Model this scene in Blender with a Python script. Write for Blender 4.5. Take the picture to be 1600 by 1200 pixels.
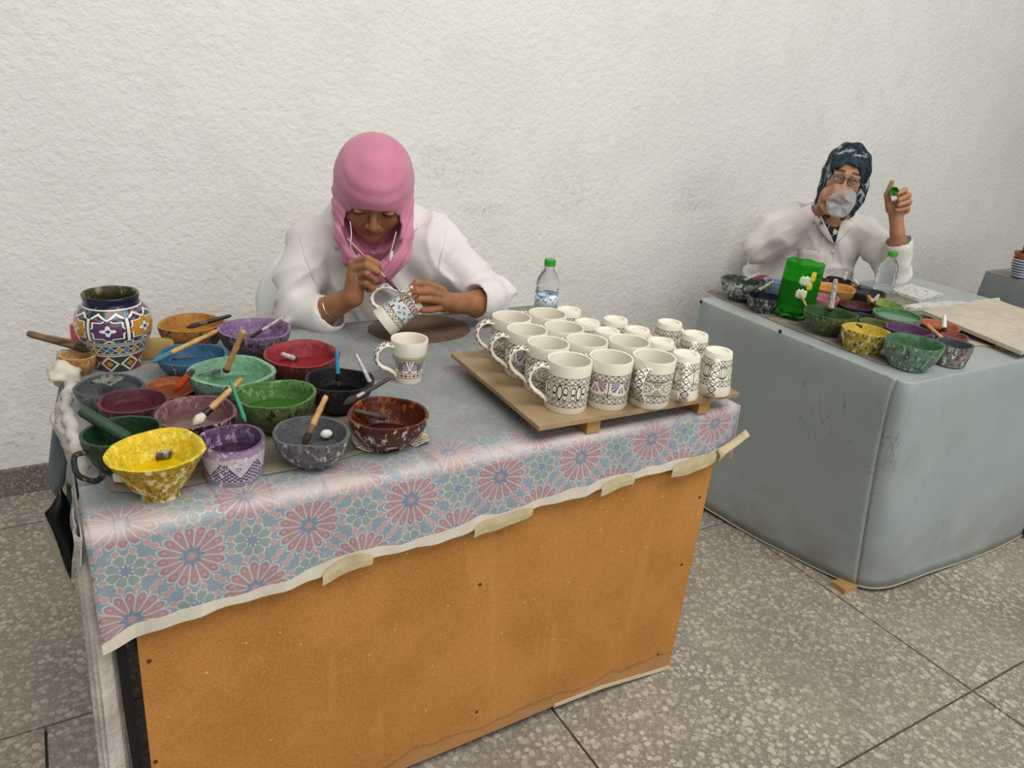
import bpy, bmesh, math, random
import numpy as np
from mathutils import Vector, Matrix
for o in list(bpy.data.objects): bpy.data.objects.remove(o)
SC = bpy.context.scene
COL = SC.collection
PI = math.pi
random.seed(7); RNG = np.random.default_rng(7)

# ------------------------------------------------------------------ camera
F_PX = 1205.0; PITCH = math.radians(22.46); ROLL = math.radians(4.94); YAW = math.radians(57.83); CAM_H = 1.45
_fw = np.array([math.cos(YAW), math.sin(YAW), 0.]); _rt = np.array([math.sin(YAW), -math.cos(YAW), 0.]); _up = np.array([0, 0, 1.])
CW = _fw*math.cos(PITCH) - _up*math.sin(PITCH); _u0 = _fw*math.sin(PITCH) + _up*math.cos(PITCH)
CX = math.cos(ROLL)*_rt + math.sin(ROLL)*_u0; CU = -math.sin(ROLL)*_rt + math.cos(ROLL)*_u0
CC = np.array([0, 0, CAM_H])
cam = bpy.data.cameras.new('camera'); camo = bpy.data.objects.new('camera', cam); COL.objects.link(camo)
cam.sensor_width = 36; cam.sensor_fit = 'HORIZONTAL'; cam.lens = F_PX/1600*36; cam.clip_start = .05; cam.clip_end = 100
camo.matrix_world = Matrix([[CX[i], CU[i], -CW[i], CC[i]] for i in range(3)] + [[0, 0, 0, 1]])
SC.camera = camo
# ------------------------------------------------------------------ light: open courtyard behind the photographer, roofed over the wall
SC.view_settings.view_transform = 'Standard'; SC.view_settings.look = 'None'
SC.view_settings.gamma = 1; SC.view_settings.use_curve_mapping = False
SC.view_settings.exposure = -0.12
wd = bpy.data.worlds.new('world'); SC.world = wd; wd.use_nodes = True
wd.node_tree.nodes['Background'].inputs[0].default_value = (0.93, 0.97, 1.0, 1)
wd.node_tree.nodes['Background'].inputs[1].default_value = 0.18
def area(name, loc, target, sx, sy, power, col):
    l = bpy.data.lights.new(name, 'AREA'); l.shape = 'RECTANGLE'; l.size = sx; l.size_y = sy; l.energy = power; l.color = col
    o = bpy.data.objects.new(name, l); COL.objects.link(o); o.location = loc
    o.rotation_euler = (Vector(target)-Vector(loc)).to_track_quat('-Z', 'Y').to_euler()
    return o
area('courtyard_sky', (1.2, -1.0, 4.8), (1.2, 1.9, 0.6), 6.0, 2.2, 252, (1.0, 0.98, 0.945))
area('courtyard_front', (1.9, -4.2, 2.3), (1.4, 2.0, 0.8), 7.0, 2.6, 120, (1.0, 0.975, 0.935))

# pixel of the 1600x1200 photograph -> point on a plane that the thing really stands on
def ray(u, v): return CX*(u-800)/F_PX - CU*(v-600)/F_PX + CW
def pz(u, v, z): d = ray(u, v); return CC + d*((z-CAM_H)/d[2])
def py(u, v, y): d = ray(u, v); return CC + d*(y/d[1])
def proj(p): q = np.asarray(p, float)-CC; return 800+F_PX*(q@CX)/(q@CW), 600-F_PX*(q@CU)/(q@CW)
def mpp(p): return ((np.asarray(p, float)-CC)@CW)/F_PX

# ------------------------------------------------------------------ node expressions
def lin(c):
    if isinstance(c, str):
        c = c.lstrip('#'); c = tuple(int(c[i:i+2], 16) for i in (0, 2, 4))
    return tuple(((x/255)/12.92 if x/255 <= .04045 else ((x/255+.055)/1.055)**2.4) for x in c[:3]) + (1,)
class Ex:
    __slots__ = ('g', 's')
    def __init__(s, g, sock): s.g = g; s.s = sock
    def _b(s, op, o, r=False): return s.g.m(op, o, s) if r else s.g.m(op, s, o)
    def __add__(s, o): return s._b('ADD', o)
    def __radd__(s, o): return s._b('ADD', o)
    def __sub__(s, o): return s._b('SUBTRACT', o)
    def __rsub__(s, o): return s._b('SUBTRACT', o, True)
    def __mul__(s, o): return s._b('MULTIPLY', o)
    def __rmul__(s, o): return s._b('MULTIPLY', o)
    def __truediv__(s, o): return s._b('DIVIDE', o)
    def __rtruediv__(s, o): return s._b('DIVIDE', o, True)
    def __neg__(s): return s._b('MULTIPLY', -1.0)
    def __lt__(s, o): return s._b('LESS_THAN', o)
    def __gt__(s, o): return s._b('GREATER_THAN', o)
    def __and__(s, o): return s._b('MULTIPLY', o)
    def __or__(s, o): return s._b('MAXIMUM', o)
    def abs(s): return s.g.m('ABSOLUTE', s)
    def fr(s): return s.g.m('FRACT', s)
    def sin(s): return s.g.m('SINE', s)
    def cos(s): return s.g.m('COSINE', s)
    def floor(s): return s.g.m('FLOOR', s)
    def sqrt(s): return s.g.m('SQRT', s)
    def inv(s): return 1.0 - s
    def min(s, o): return s.g.m('MINIMUM', s, o)
    def max(s, o): return s.g.m('MAXIMUM', s, o)
    def rng(s, a, b): return s.g.m('MULTIPLY', s > a, s < b)
    def ramp(s, a, b): return s.g.m('DIVIDE', s-a, b-a, clamp=True)
    def near(s, c, w): return (s-c).abs() < w
class G:
    def __init__(s, name):
        s.mat = bpy.data.materials.new(name); s.mat.use_nodes = True; s.t = s.mat.node_tree; s.t.nodes.clear(); s._tc = None; s.n = None
    def node(s, typ): return s.t.nodes.new(typ)
    def put(s, inp, v):
        if isinstance(v, Ex): s.t.links.new(v.s, inp)
        elif v is not None: inp.default_value = v
    def m(s, op, a, b=None, c=None, clamp=False):
        nd = s.node('ShaderNodeMath'); nd.operation = op; nd.use_clamp = clamp
        for i, x in enumerate((a, b, c)):
            if x is not None: s.put(nd.inputs[i], x)
        return Ex(s, nd.outputs[0])
    def tc(s, out='Object'):
        if s._tc is None: s._tc = s.node('ShaderNodeTexCoord')
        return Ex(s, s._tc.outputs[out])
    def sep(s, v):
        nd = s.node('ShaderNodeSeparateXYZ'); s.put(nd.inputs[0], v); return [Ex(s, nd.outputs[i]) for i in range(3)]
    def com(s, x, y, z=0.0):
        nd = s.node('ShaderNodeCombineXYZ'); s.put(nd.inputs[0], x); s.put(nd.inputs[1], y); s.put(nd.inputs[2], z); return Ex(s, nd.outputs[0])
    def geo(s): return Ex(s, s.node('ShaderNodeNewGeometry').outputs['Position'])
    def noise(s, scale, detail=3, rough=.55, vec=None, dist=0.0, color=False):
        nd = s.node('ShaderNodeTexNoise'); s.put(nd.inputs['Vector'], vec if vec is not None else s.tc())
        nd.inputs['Scale'].default_value = scale; nd.inputs['Detail'].default_value = detail; nd.inputs['Roughness'].default_value = rough; nd.inputs['Distortion'].default_value = dist
        return Ex(s, nd.outputs['Color' if color else 'Fac'])
    def vor(s, scale, vec=None, feature='F1', out='Distance', rnd=1.0):
        nd = s.node('ShaderNodeTexVoronoi'); nd.feature = feature; s.put(nd.inputs['Vector'], vec if vec is not None else s.tc())
        nd.inputs['Scale'].default_value = scale; nd.inputs['Randomness'].default_value = rnd
        return Ex(s, nd.outputs[out])
    def white(s, vec):
        nd = s.node('ShaderNodeTexWhiteNoise'); nd.noise_dimensions = '3D'; s.put(nd.inputs['Vector'], vec); return Ex(s, nd.outputs['Value'])
    def scale(s, vec, k):
        nd = s.node('ShaderNodeVectorMath'); nd.operation = 'MULTIPLY'; s.put(nd.inputs[0], vec); nd.inputs[1].default_value = k; return Ex(s, nd.outputs[0])
    def mix(s, f, a, b, mode='MIX'):
        nd = s.node('ShaderNodeMix'); nd.data_type = 'RGBA'; nd.blend_type = mode
        s.put(nd.inputs[0], f)
        for i, x in ((6, a), (7, b)):
            s.put(nd.inputs[i], x if isinstance(x, Ex) else lin(x))
        return Ex(s, nd.outputs[2])
    def attr(s, name, out='Color'):
        nd = s.node('ShaderNodeAttribute'); nd.attribute_name = name; return Ex(s, nd.outputs[out])
    def bump(s, h, strength=.3, dist=.002):
        nd = s.node('ShaderNodeBump'); nd.inputs['Strength'].default_value = strength; nd.inputs['Distance'].default_value = dist
        s.put(nd.inputs['Height'], h)
        if s.n is not None: s.put(nd.inputs['Normal'], s.n)
        s.n = Ex(s, nd.outputs[0])
    def out(s, col, rough=.6, metal=0., spec=.5, trans=0., ior=1.45, sss=0., sheen=0., alpha=None, coat=0., subtint=None):
        p = s.node('ShaderNodeBsdfPrincipled'); o = s.node('ShaderNodeOutputMaterial')
        s.put(p.inputs['Base Color'], col if isinstance(col, Ex) else lin(col))
        s.put(p.inputs['Roughness'], rough); s.put(p.inputs['Metallic'], metal); p.inputs['Specular IOR Level'].default_value = spec
        p.inputs['IOR'].default_value = ior; s.put(p.inputs['Transmission Weight'], trans); p.inputs['Sheen Weight'].default_value = sheen
        p.inputs['Coat Weight'].default_value = coat; p.inputs['Coat Roughness'].default_value = .1
        if sss:
            p.inputs['Subsurface Weight'].default_value = sss; p.inputs['Subsurface Radius'].default_value = (.8, .3, .15); p.inputs['Subsurface Scale'].default_value = .008
        if alpha is not None: s.put(p.inputs['Alpha'], alpha)
        if s.n is not None: s.put(p.inputs['Normal'], s.n)
        s.t.links.new(p.outputs[0], o.inputs[0])
        return s.mat
    # helpers for drawn patterns
    def L(s, x, y): return (x*x + y*y).sqrt()
    def seg(s, x, y, ax, ay, bx, by, w):
        dx, dy = bx-ax, by-ay; l2 = dx*dx+dy*dy
        t = s.m('DIVIDE', (x-ax)*dx + (y-ay)*dy, l2, clamp=True)
        return s.L(x-ax-t*dx, y-ay-t*dy) < w
    def ring(s, x, y, cx, cy, r, w): return (s.L(x-cx, y-cy)-r).abs() < w
    def ell(s, x, y, cx, cy, rx, ry, w):   # outline of an ellipse
        q = s.L((x-cx)/rx, (y-cy)/ry); return ((q-1.0).abs()*min(rx, ry)) < w
    def disc(s, x, y, cx, cy, rx, ry): return s.L((x-cx)/rx, (y-cy)/ry) < 1.0
_mc = {}
def plain(name, col, rough=.6, var=.12, scale=30, metal=0., spec=.5, bump=0., bscale=200, col2=None, coat=0., sheen=0., sss=0.):
    if name in _mc: return _mc[name]
    g = G(name); n = g.noise(scale, 4)
    c = lin(col); d = tuple(x*(1-var) for x in c[:3])+(1,)
    nd = g.node('ShaderNodeMix'); nd.data_type = 'RGBA'; g.put(nd.inputs[0], n.ramp(.35, .68)); nd.inputs[6].default_value = c; nd.inputs[7].default_value = lin(col2) if col2 else d
    if bump: g.bump(g.noise(bscale, 3), bump, .002)
    _mc[name] = g.out(Ex(g, nd.outputs[2]), rough, metal, spec, coat=coat, sheen=sheen, sss=sss)
    return _mc[name]

# ------------------------------------------------------------------ meshes
class MB:
    def __init__(s): s.v = []; s.f = []; s.m = []; s.uv = {}
    def add(s, vs, fs, mi=0):
        o = len(s.v); s.v += [tuple(map(float, p)) for p in vs]; s.f += [tuple(i+o for i in f) for f in fs]; s.m += [mi]*len(fs)
    def box(s, c, d, mi=0, rot=None, bev=0.):
        x, y, z = d[0]/2, d[1]/2, d[2]/2
        if bev:
            bm = bmesh.new(); bmesh.ops.create_cube(bm, size=1); bmesh.ops.scale(bm, vec=d, verts=bm.verts)
            bmesh.ops.bevel(bm, geom=bm.edges[:], offset=bev, segments=2, affect='EDGES', profile=.5)
            bm.verts.index_update(); P = [np.array(v.co) for v in bm.verts]; fs = [[v.index for v in f.verts] for f in bm.faces]; bm.free()
        else:
            P = [np.array((a*x, b*y, e*z)) for a in (-1, 1) for b in (-1, 1) for e in (-1, 1)]
            fs = [(0, 1, 3, 2), (4, 6, 7, 5), (0, 4, 5, 1), (2, 3, 7, 6), (0, 2, 6, 4), (1, 5, 7, 3)]
        if rot is not None: P = [np.array(rot @ Vector(p)) for p in P]
        s.add([p+np.array(c) for p in P], fs, mi)
    def tube(s, path, rad, n=8, mi=0, cap=True):
        path = [np.array(p, float) for p in path]; k = len(path)
        if np.isscalar(rad): rad = [rad]*k
        t0 = path[1]-path[0]; a = np.array([0, 0, 1.]) if abs(t0[2]) < .9*np.linalg.norm(t0) else np.array([1., 0, 0])
        vs = []; prev = None
        for i in range(k):
            t = path[min(i+1, k-1)]-path[max(i-1, 0)]; t = t/max(np.linalg.norm(t), 1e-9)
            b = np.cross(t, a) if prev is None else prev - t*(prev@t)
            b = b/max(np.linalg.norm(b), 1e-9); prev = b; cc = np.cross(t, b)
            for j in range(n):
                th = 2*PI*j/n; vs.append(path[i]+rad[i]*(math.cos(th)*b+math.sin(th)*cc))
        fs = [(i*n+j, i*n+(j+1) % n, (i+1)*n+(j+1) % n, (i+1)*n+j) for i in range(k-1) for j in range(n)]
        if cap: fs += [tuple(range(n-1, -1, -1)), tuple((k-1)*n+j for j in range(n))]
        s.add(vs, fs, mi)
    def lathe(s, prof, n=32, mi=0, wob=None, mis=None, close=False):
        vs = []; k = len(prof)
        for i, (r, z) in enumerate(prof):
            for j in range(n):
                th = 2*PI*j/n; q = r; zz = z
                if wob: dr, dz = wob(th, i, r, z); q += dr; zz += dz
                vs.append((q*math.cos(th), q*math.sin(th), zz))
        fs = []; ms = []
        for i in range(k-1):
            for j in range(n):
                fs.append((i*n+j, i*n+(j+1) % n, (i+1)*n+(j+1) % n, (i+1)*n+j)); ms.append(mis[i] if mis else mi)
        if prof[0][0] > 0 and not close: fs.append(tuple(range(n-1, -1, -1))); ms.append(mis[0] if mis else mi)
        if prof[-1][0] > 0 and not close: fs.append(tuple((k-1)*n+j for j in range(n))); ms.append(mis[-1] if mis else mi)
        o = len(s.v); s.v += vs; s.f += [tuple(i+o for i in f) for f in fs]; s.m += ms
    def sheet(s, P, mi=0, uv=None):            # P[i][j] grid of points, one layer
        P = np.array(P, float); a, b = P.shape[:2]; o = len(s.v)
        s.v += [tuple(p) for p in P.reshape(-1, 3)]
        for i in range(a-1):
            for j in range(b-1):
                f = (o+i*b+j, o+(i+1)*b+j, o+(i+1)*b+j+1, o+i*b+j+1); s.f.append(f); s.m.append(mi)
        if uv is not None:
            q = np.array(uv, float).reshape(-1, 2)
            for i in range(a*b): s.uv[o+i] = tuple(q[i])
    def prism(s, poly, off, mi=0):             # closed polygon (3-D points) given thickness along off
        n = len(poly); P = [np.array(p, float) for p in poly]; Q = [p+np.array(off) for p in P]
        s.add(P+Q, [tuple(range(n-1, -1, -1)), tuple(range(n, 2*n))]+[(i, (i+1) % n, n+(i+1) % n, n+i) for i in range(n)], mi)
    def mesh(s, name):
        me = bpy.data.meshes.new(name); me.from_pydata(s.v, [], s.f); me.update()
        if any(s.m): me.polygons.foreach_set('material_index', s.m)
        if s.uv:
            l = me.uv_layers.new(name='UVMap'); idx = np.empty(len(me.loops), int); me.loops.foreach_get('vertex_index', idx)
            arr = np.array([s.uv.get(i, (0, 0)) for i in range(len(s.v))]); l.data.foreach_set('uv', arr[idx].ravel())
        return me
    def obj(s, name, mats, parent=None, loc=None, rz=0., smooth=True, angle=40, solid=0., rot=None):
        return link(name, s.mesh(name), mats, parent, loc, rz, smooth, angle, solid, rot)
def link(name, me, mats, parent=None, loc=None, rz=0., smooth=True, angle=40, solid=0., rot=None):
    if not isinstance(mats, (list, tuple)): mats = [mats]
    if not me.materials:
        for m in mats: me.materials.append(m)
    if smooth:
        me.polygons.foreach_set('use_smooth', [True]*len(me.polygons))
        try: me.set_sharp_from_angle(angle=math.radians(angle))
        except Exception: pass
    o = bpy.data.objects.new(name, me); COL.objects.link(o)
    if parent is not None: o.parent = parent
    if loc is not None: o.location = tuple(map(float, loc))
    if rot is not None: o.rotation_euler = rot
    elif rz: o.rotation_euler = (0, 0, rz)
    if solid:
        md = o.modifiers.new('thickness', 'SOLIDIFY'); md.thickness = solid; md.offset = 0
    return o
def tag(o, label, cat, group=None):
    o['label'] = label; o['category'] = cat
    if group: o['group'] = group
    return o
def thing(name, label, cat, loc=(0, 0, 0), rz=0., group=None, rot=None):
    o = bpy.data.objects.new(name, None); COL.objects.link(o); o.empty_display_size = .05
    o.location = tuple(map(float, loc)); o.rotation_euler = rot if rot is not None else (0, 0, rz)
    return tag(o, label, cat, group)
def struct(o): o['kind'] = 'structure'; return o
def copy_tree(o, parent=None):
    c = o.copy(); COL.objects.link(c); c.parent = parent
    for ch in list(o.children): copy_tree(ch, c)
    return c
def cr(pts, n):                                # Catmull-Rom through points
    pts = [np.array(p, float) for p in pts]; k = len(pts); out = []
    for i in range(n):
        t = i/(n-1)*(k-1); a = min(int(t), k-2); f = t-a
        p0, p1, p2, p3 = pts[max(a-1, 0)], pts[a], pts[a+1], pts[min(a+2, k-1)]
        out.append(.5*(2*p1+(p2-p0)*f+(2*p0-5*p1+4*p2-p3)*f*f+(3*p1-p0-3*p2+p3)*f**3))
    return out
# ================================================================== SETTING
WALL_Y = 2.71
def m_wall():
    g = G('white_plaster'); p = g.geo(); x, y, z = g.sep(p)
    big = g.noise(1.3, 4, .6, p); mid = g.noise(9, 4, .6, p); fine = g.noise(70, 4, .65, p); lump = g.noise(38, 2, .5, p)
    col = g.mix(big.ramp(.35, .7), '#f1eee8', '#e6e4de')
    col = g.mix(mid.ramp(.52, .75)*.35, col, '#d9d6cf')
    # scuff marks where chairs rub, each with its own shape
    def scuff(u, v, rx, rz, k, fs, th):
        q = py(u, v, WALL_Y); e = g.L((x-float(q[0]))/rx, (z-float(q[2]))/rz)
        return (e.ramp(1.0, .2)*(g.noise(fs, 4, .7, p).ramp(th-.03, th+.09)))*k
    s = scuff(758, 327, .17, .035, .55, 130, .545) | scuff(1078, 322, .22, .04, .55, 130, .545) | scuff(30, 690, .10, .04, .5, 60, .58)
    s = s | scuff(700, 262, .28, .12, .18, 50, .5) | scuff(905, 300, .3, .16, .14, 40, .5) | scuff(1080, 300, .3, .12, .14, 50, .5)
    s = s | scuff(1420, 350, .12, .08, .3, 90, .6) | scuff(80, 170, .25, .2, .3, 60, .64) | scuff(1110, 60, .3, .1, .25, 70, .62)
    specks = (g.vor(14, p) < .035)*(g.noise(3, 2, .5, p) > .52)*.35
    col = g.mix(s | specks, col, '#6f6c68')
    low = z.ramp(.75, .1)*g.noise(5, 4, .65, p).ramp(.42, .7)*.35        # splashed dirt low on the wall
    col = g.mix(low, col, '#b9b5ad')
    g.bump(lump*.8+fine*.6+g.noise(160, 2, .5, p)*.25, .7, .008)
    return g.out(col, .85, spec=.25)
MB_ = MB(); MB_.box((2, WALL_Y+.1, 2.4), (14, .2, 4.8))
wall = struct(MB_.obj('wall_back', m_wall(), smooth=False))
def m_terr(name, a, b, chip, sc, thr=.36):
    g = G(name); p = g.geo()
    wob = g.noise(2.2, 4, .6, p)
    def lay(scale, r, off):
        nd = g.node('ShaderNodeVectorMath'); nd.operation = 'ADD'; g.put(nd.inputs[0], p); nd.inputs[1].default_value = (off, off*.7, 0)
        v = Ex(g, nd.outputs[0]); wn = g.noise(scale*1.6, 2, .5, v, color=True)
        n2 = g.node('ShaderNodeVectorMath'); n2.operation = 'MULTIPLY_ADD'; g.put(n2.inputs[0], wn); n2.inputs[1].default_value = (.5/scale,)*3; g.put(n2.inputs[2], v)
        w = Ex(g, n2.outputs[0]); d = g.vor(scale, w); c = g.vor(scale, w, out='Color'); cx = g.sep(c)
        return (d < (cx[0]*.28+r)), cx
    m1, c1 = lay(sc, thr-.14, 0.); m2, c2 = lay(sc*1.9, thr-.12, 3.1)
    base = g.mix(g.noise(3.2, 4, .65, p).ramp(.36, .66), a, b)
    base = g.mix(g.noise(140, 3, .6, p).ramp(.4, .65)*.45, base, '#5d564d')
    base = g.mix(g.noise(1.1, 3, .6, p).ramp(.5, .72)*.45, base, '#9a8678')
    base = g.mix((g.vor(90, p) < .18)*.5, base, '#4c4842')
    keep = g.noise(1.7, 4, .6, p).ramp(.28, .6)*.55+.25
    ca = g.mix(c1[1], chip, '#a59d8c'); ca = g.mix(c1[2] > .82, ca, '#8b8377')
    cb = g.mix(c2[1], '#b7b0a1', '#7e786e')
    col = g.mix(m2*keep, base, cb); col = g.mix(m1*keep, col, ca)
    g.bump(g.noise(60, 3, .6, p), .08, .002)
    return g.out(col, g.noise(2.5, 3, .6, p).ramp(.2, .9)*.25+.42, spec=.4)
mterr = m_terr('terrazzo', '#8b8377', '#a19888', '#cfc8b8', 62, .42)
mdiv = plain('divider_strip', '#3f4f52', .5)
MB_ = MB(); MB_.box((1.5, -.3, -.06), (15, 6.02, .08))
floor = struct(MB_.obj('floor', mdiv, smooth=False))
def slab_mesh(w, d):
    b = MB(); b.box((0, 0, -.01), (w-.006, d-.006, .02)); me = b.mesh('slab'); me.materials.append(mterr); return me
sm = slab_mesh(1.062, .9); sb = slab_mesh(1.062, .215)
YL = [.695-.9*k for k in range(4, 0, -1)]+[.695, 1.595]
for i in range(-4, 6):
    for k, y0 in enumerate(YL):
        link('slab', sm, mterr, floor, (-.149+1.062*i+.531+(.531 if k == len(YL)-1 else 0), y0+.45, 0), smooth=False)
    link('slab', sb, mterr, floor, (-.149+1.062*i+.531+.3, 2.495+.1075, 0), smooth=False)
MB_ = MB(); MB_.box((2, WALL_Y-.006, .048), (14, .014, .096), bev=.003)
base = struct(MB_.obj('baseboard_back', m_terr('terrazzo_dark', '#6b645e', '#857c72', '#b5aa9c', 110, .3), smooth=False))

# ================================================================== NEAR TABLE
T = .77                                        # cloth surface
def m_mdf():
    g = G('mdf_orange'); p = g.geo(); x, y, z = g.sep(p)
    n = g.noise(6, 5, .6, p); f = g.noise(420, 2, .6, p); st = g.noise(9, 3, .6, g.scale(p, (1, 1, .12)))
    col = g.mix(n.ramp(.35, .7), '#bd8340', '#ab7233')
    col = g.mix(f.ramp(.5, .75)*.5, col, '#d5a560'); col = g.mix(f.ramp(.48, .3)*.45, col, '#965f28')
    col = g.mix((st > .60)*.12, col, '#e0a75a')
    col = g.mix((g.vor(28, p) < .05)*.8, col, '#ead3a4')
    edge = (z+g.noise(7, 3, .6, p)*.09)                       # washed-out dirt rising from the floor
    m = edge.ramp(.135, .085)*(.55+.35*g.noise(40, 3, .6, p))
    col = g.mix(m, col, '#a9825a')
    col = g.mix((edge-.112).abs().ramp(.006, .0)*.5, col, '#7c4a1e')
    g.bump(f, .1, .001)
    return g.out(col, .55, spec=.35)
mmdf = m_mdf(); mwood = plain('raw_pine', '#b98f5c', .7, .25, 12); mdarkwood = plain('dark_wood', '#4a2f1e', .7, .3, 14)
table = thing('work_table', 'near work table with orange fibreboard front under a patterned cloth', 'table', (.65, 1.5, 0))
def tl(b, name, m, **k): return b.obj(name, m, table, (-.65, -1.5, 0), **k)
b = MB(); b.box((.65, 1.515, T-.016), (1.26, .77, .024)); tl(b, 'table_top', mwood, smooth=False)
for x in (.075, 1.225):
    for y in (1.18, 1.85):
        b = MB(); b.box((x, y, .37), (.06, .06, .745)); tl(b, 'leg', mdarkwood, smooth=False)
b = MB()
lo = [(.030, .012), (.2, .02), (.4, .026), (.62, .027), (.78, .03), (.9, .033), (1.05, .03), (1.17, .016), (1.272, .004)]
hi = [(1.285, .735), (.04, .735)]
b.prism([(x, 1.118, z) for x, z in lo]+[(x, 1.118, z) for x, z in hi], (0, .014, 0)); fp = tl(b, 'front_panel', mmdf, smooth=False)
b = MB(); b.box((1.262, 1.5, .385), (.014, .70, .70)); tl(b, 'side_panel', mmdf, smooth=False)
b = MB()
for (x0, z0), (x1, z1) in zip(lo[5:], lo[6:]):
    b.prism([(x0, 1.116, z0-.003), (x1, 1.116, z1-.003), (x1, 1.116, z1+.008), (x0, 1.116, z0+.006)], (0, .01, 0))
tl(b, 'edge_strip', plain('peeled_laminate', '#cfc0a2', .6), smooth=False)
msc = plain('screw_steel', '#5b4a30', .4, metal=.6)
for u, v in ((233, 1033), (243, 1190), (750, 913), (1093, 777), (1065, 882), (1028, 1022), (745, 1112)):
    q = py(u, v, 1.118); b = MB(); b.lathe([(.004, 0), (.0036, .0012), (.0012, .0014)], 10)
    o = b.obj('screw', msc, fp, None, rot=(PI/2, 0, 0)); o.location = (q[0], 1.118, q[2])
# ---- patterned cloth
def m_cloth():
    g = G('rosette_oilcloth'); uv = g.tc('UV'); u, v, _ = g.sep(uv); S = 1/.186
    px = (u-.128)*S; pyy = (v-.695-u*.035)*S
    q1x, q1y = (px+.5).fr()-.5, (pyy+.5).fr()-.5; q2x, q2y = px.fr()-.5, pyy.fr()-.5
    r1, r2 = g.L(q1x, q1y), g.L(q2x, q2y); s = r1 < r2
    qx = q2x+(q1x-q2x)*s; qy = q2y+(q1y-q2y)*s; r = r1.min(r2); a = g.m('ARCTAN2', qy, qx)
    t = (a*(16/(2*PI))+.5).fr()-.5; ta = t.abs(); w = r*(2*PI/16)            # tangential distance in the petal
    # small star rosettes on the lattice shifted by half a cell
    hx, hy = px.fr()-.5, (pyy+.5).fr()-.5; kx, ky = (px+.5).fr()-.5, pyy.fr()-.5
    ra, rb = g.L(hx, hy), g.L(kx, ky); s2 = ra < rb; sx = kx+(hx-kx)*s2; sy = ky+(hy-ky)*s2; r3 = ra.min(rb); a3 = g.m('ARCTAN2', sy, sx)
    t3 = (a3*(8/(2*PI))).fr()-.5
    blue, teal, pink, rose, cream = '#8092a2', '#859a96', '#be9497', '#ad8389', '#c2c5bb'
    col = g.mix(g.noise(60, 2, .5, uv), blue, '#8b9cab')
    ph = t3*(2*PI/8); ex_ = r3*ph.cos()-.112; ey_ = r3*ph.sin(); pr_ = g.L(ex_*.8, ey_)
    col = g.mix(pr_ < .05, col, teal); col = g.mix((pr_-.05).abs() < .0065, col, cream); col = g.mix(((t3.abs()-.5).abs()*r3 < .006) & r3.rng(.05, .12), col, cream)
    col = g.mix((r3 < .05+.02*(a3*8.0).cos()), col, '#7289a6')
    # pink lozenges in the ring round each large rosette
    tr = (a*(16/(2*PI))).fr()-.5; dz = (tr.abs()*r*.39*1.5+(r-.325).abs())
    col = g.mix(dz < .048, col, pink); col = g.mix((dz-.051).abs() < .005, col, cream)
    ps = (r.ramp(.07, .20)*.36+.08)
    pet = r.rng(.085, .27-.0) & (ta < .45)
    tip = (r+ta*ta*.28) < .285
    col = g.mix(r < .285, col, '#8c9dab')
    col = g.mix(pet & tip, col, rose)
    col = g.mix(g.disc(t, r, 0., .225, .2, .032) , col, pink)
    col = g.mix((g.ell(t, r, 0., .225, .2, .032, .006)), col, '#9a6c76')
    col = g.mix(((ta-.5).abs()*w < .0055) & r.rng(.06, .30), col, cream)
    col = g.mix(((r+ta*ta*.28)-.288).abs() < .007, col, cream)
    col = g.mix(r < .085+.02*(a*8.0).cos(), col, '#6d8199')
    col = g.mix(r < .034+.012*(a*8.0).cos(), col, '#bd8d92')
    col = g.mix(.2, col, '#9b9ea0')
    # worn and dirty on the working surface, rubbed white along the fold
    top = v.ramp(.80, .86); n = g.noise(9, 5, .62, uv); fine = g.noise(46, 4, .65, uv)
    col = g.mix(top*(.66+.24*n.ramp(.3, .65)), col, '#888d8b')
    col = g.mix(top*n.ramp(.46, .68)*.4, col, '#747a78')
    col = g.mix(top*fine.ramp(.56, .75)*.5, col, '#b5aaa8')
    rub = (v-.785).abs().ramp(.035, .004)*g.noise(6, 4, .6, g.scale(uv, (1, .35, 1))).ramp(.3, .55)
    col = g.mix(rub*.85, col, '#c9bdb6')
    cr_ = (g.noise(5, 2, .5, g.scale(uv, (2.4, .3, 1)), .3)-.5).abs() < .006
    col = g.mix(cr_*v.ramp(.74, .80)*.28, col, '#5d5f60')
    col = g.mix((g.noise(30, 4, .7, uv) > .66)*.35, col, '#c8c6bc')
    g.bump(g.noise(25, 3, .6, uv), .12, .003)
    return g.out(col, .42+.2*n, spec=.45)
hemx = [-.02, .001, .062, .15, .243, .331, .372, .401, .5, .633, .72, .762, .921, .98, 1.014, 1.132, 1.26, 1.315]
hemz = [.556, .561, .577, .591, .593, .596, .606, .616, .612, .615, .624, .634, .639, .643, .647, .645, .648, .668]
def hem(x): return float(np.interp(x, hemx, hemz))
mcloth = m_cloth(); X0, X1, YF, YB = -.012, 1.312, 1.103, 1.915
def cloth_pt(x, t):                             # t: arc length from the back edge to the hem
    top = YB-YF-.018; arc = .018*PI/2
    if t < top: y = YB-t; z = T; v = T+(y-YF)
    elif t < top+arc:
        a = (t-top)/.018; y = YF+.018-.018*math.sin(a); z = T-.018+.018*math.cos(a); v = T+.018-(t-top)
    else:
        y = YF; z = T-.018-(t-top-arc); v = z
        d = min(1., (T-.018-z)/.12)
        y += d*(.004*math.sin(x*19+1.2)+.003*math.sin(x*41)+.002*math.sin(x*90+z*30))-.004*d
    if t < top: z += .0007*math.sin(x*31+y*17)*math.sin(y*29-x*7)
    return (x, y, z), (x, v)
nx = 110; P = []; UV = []
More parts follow.
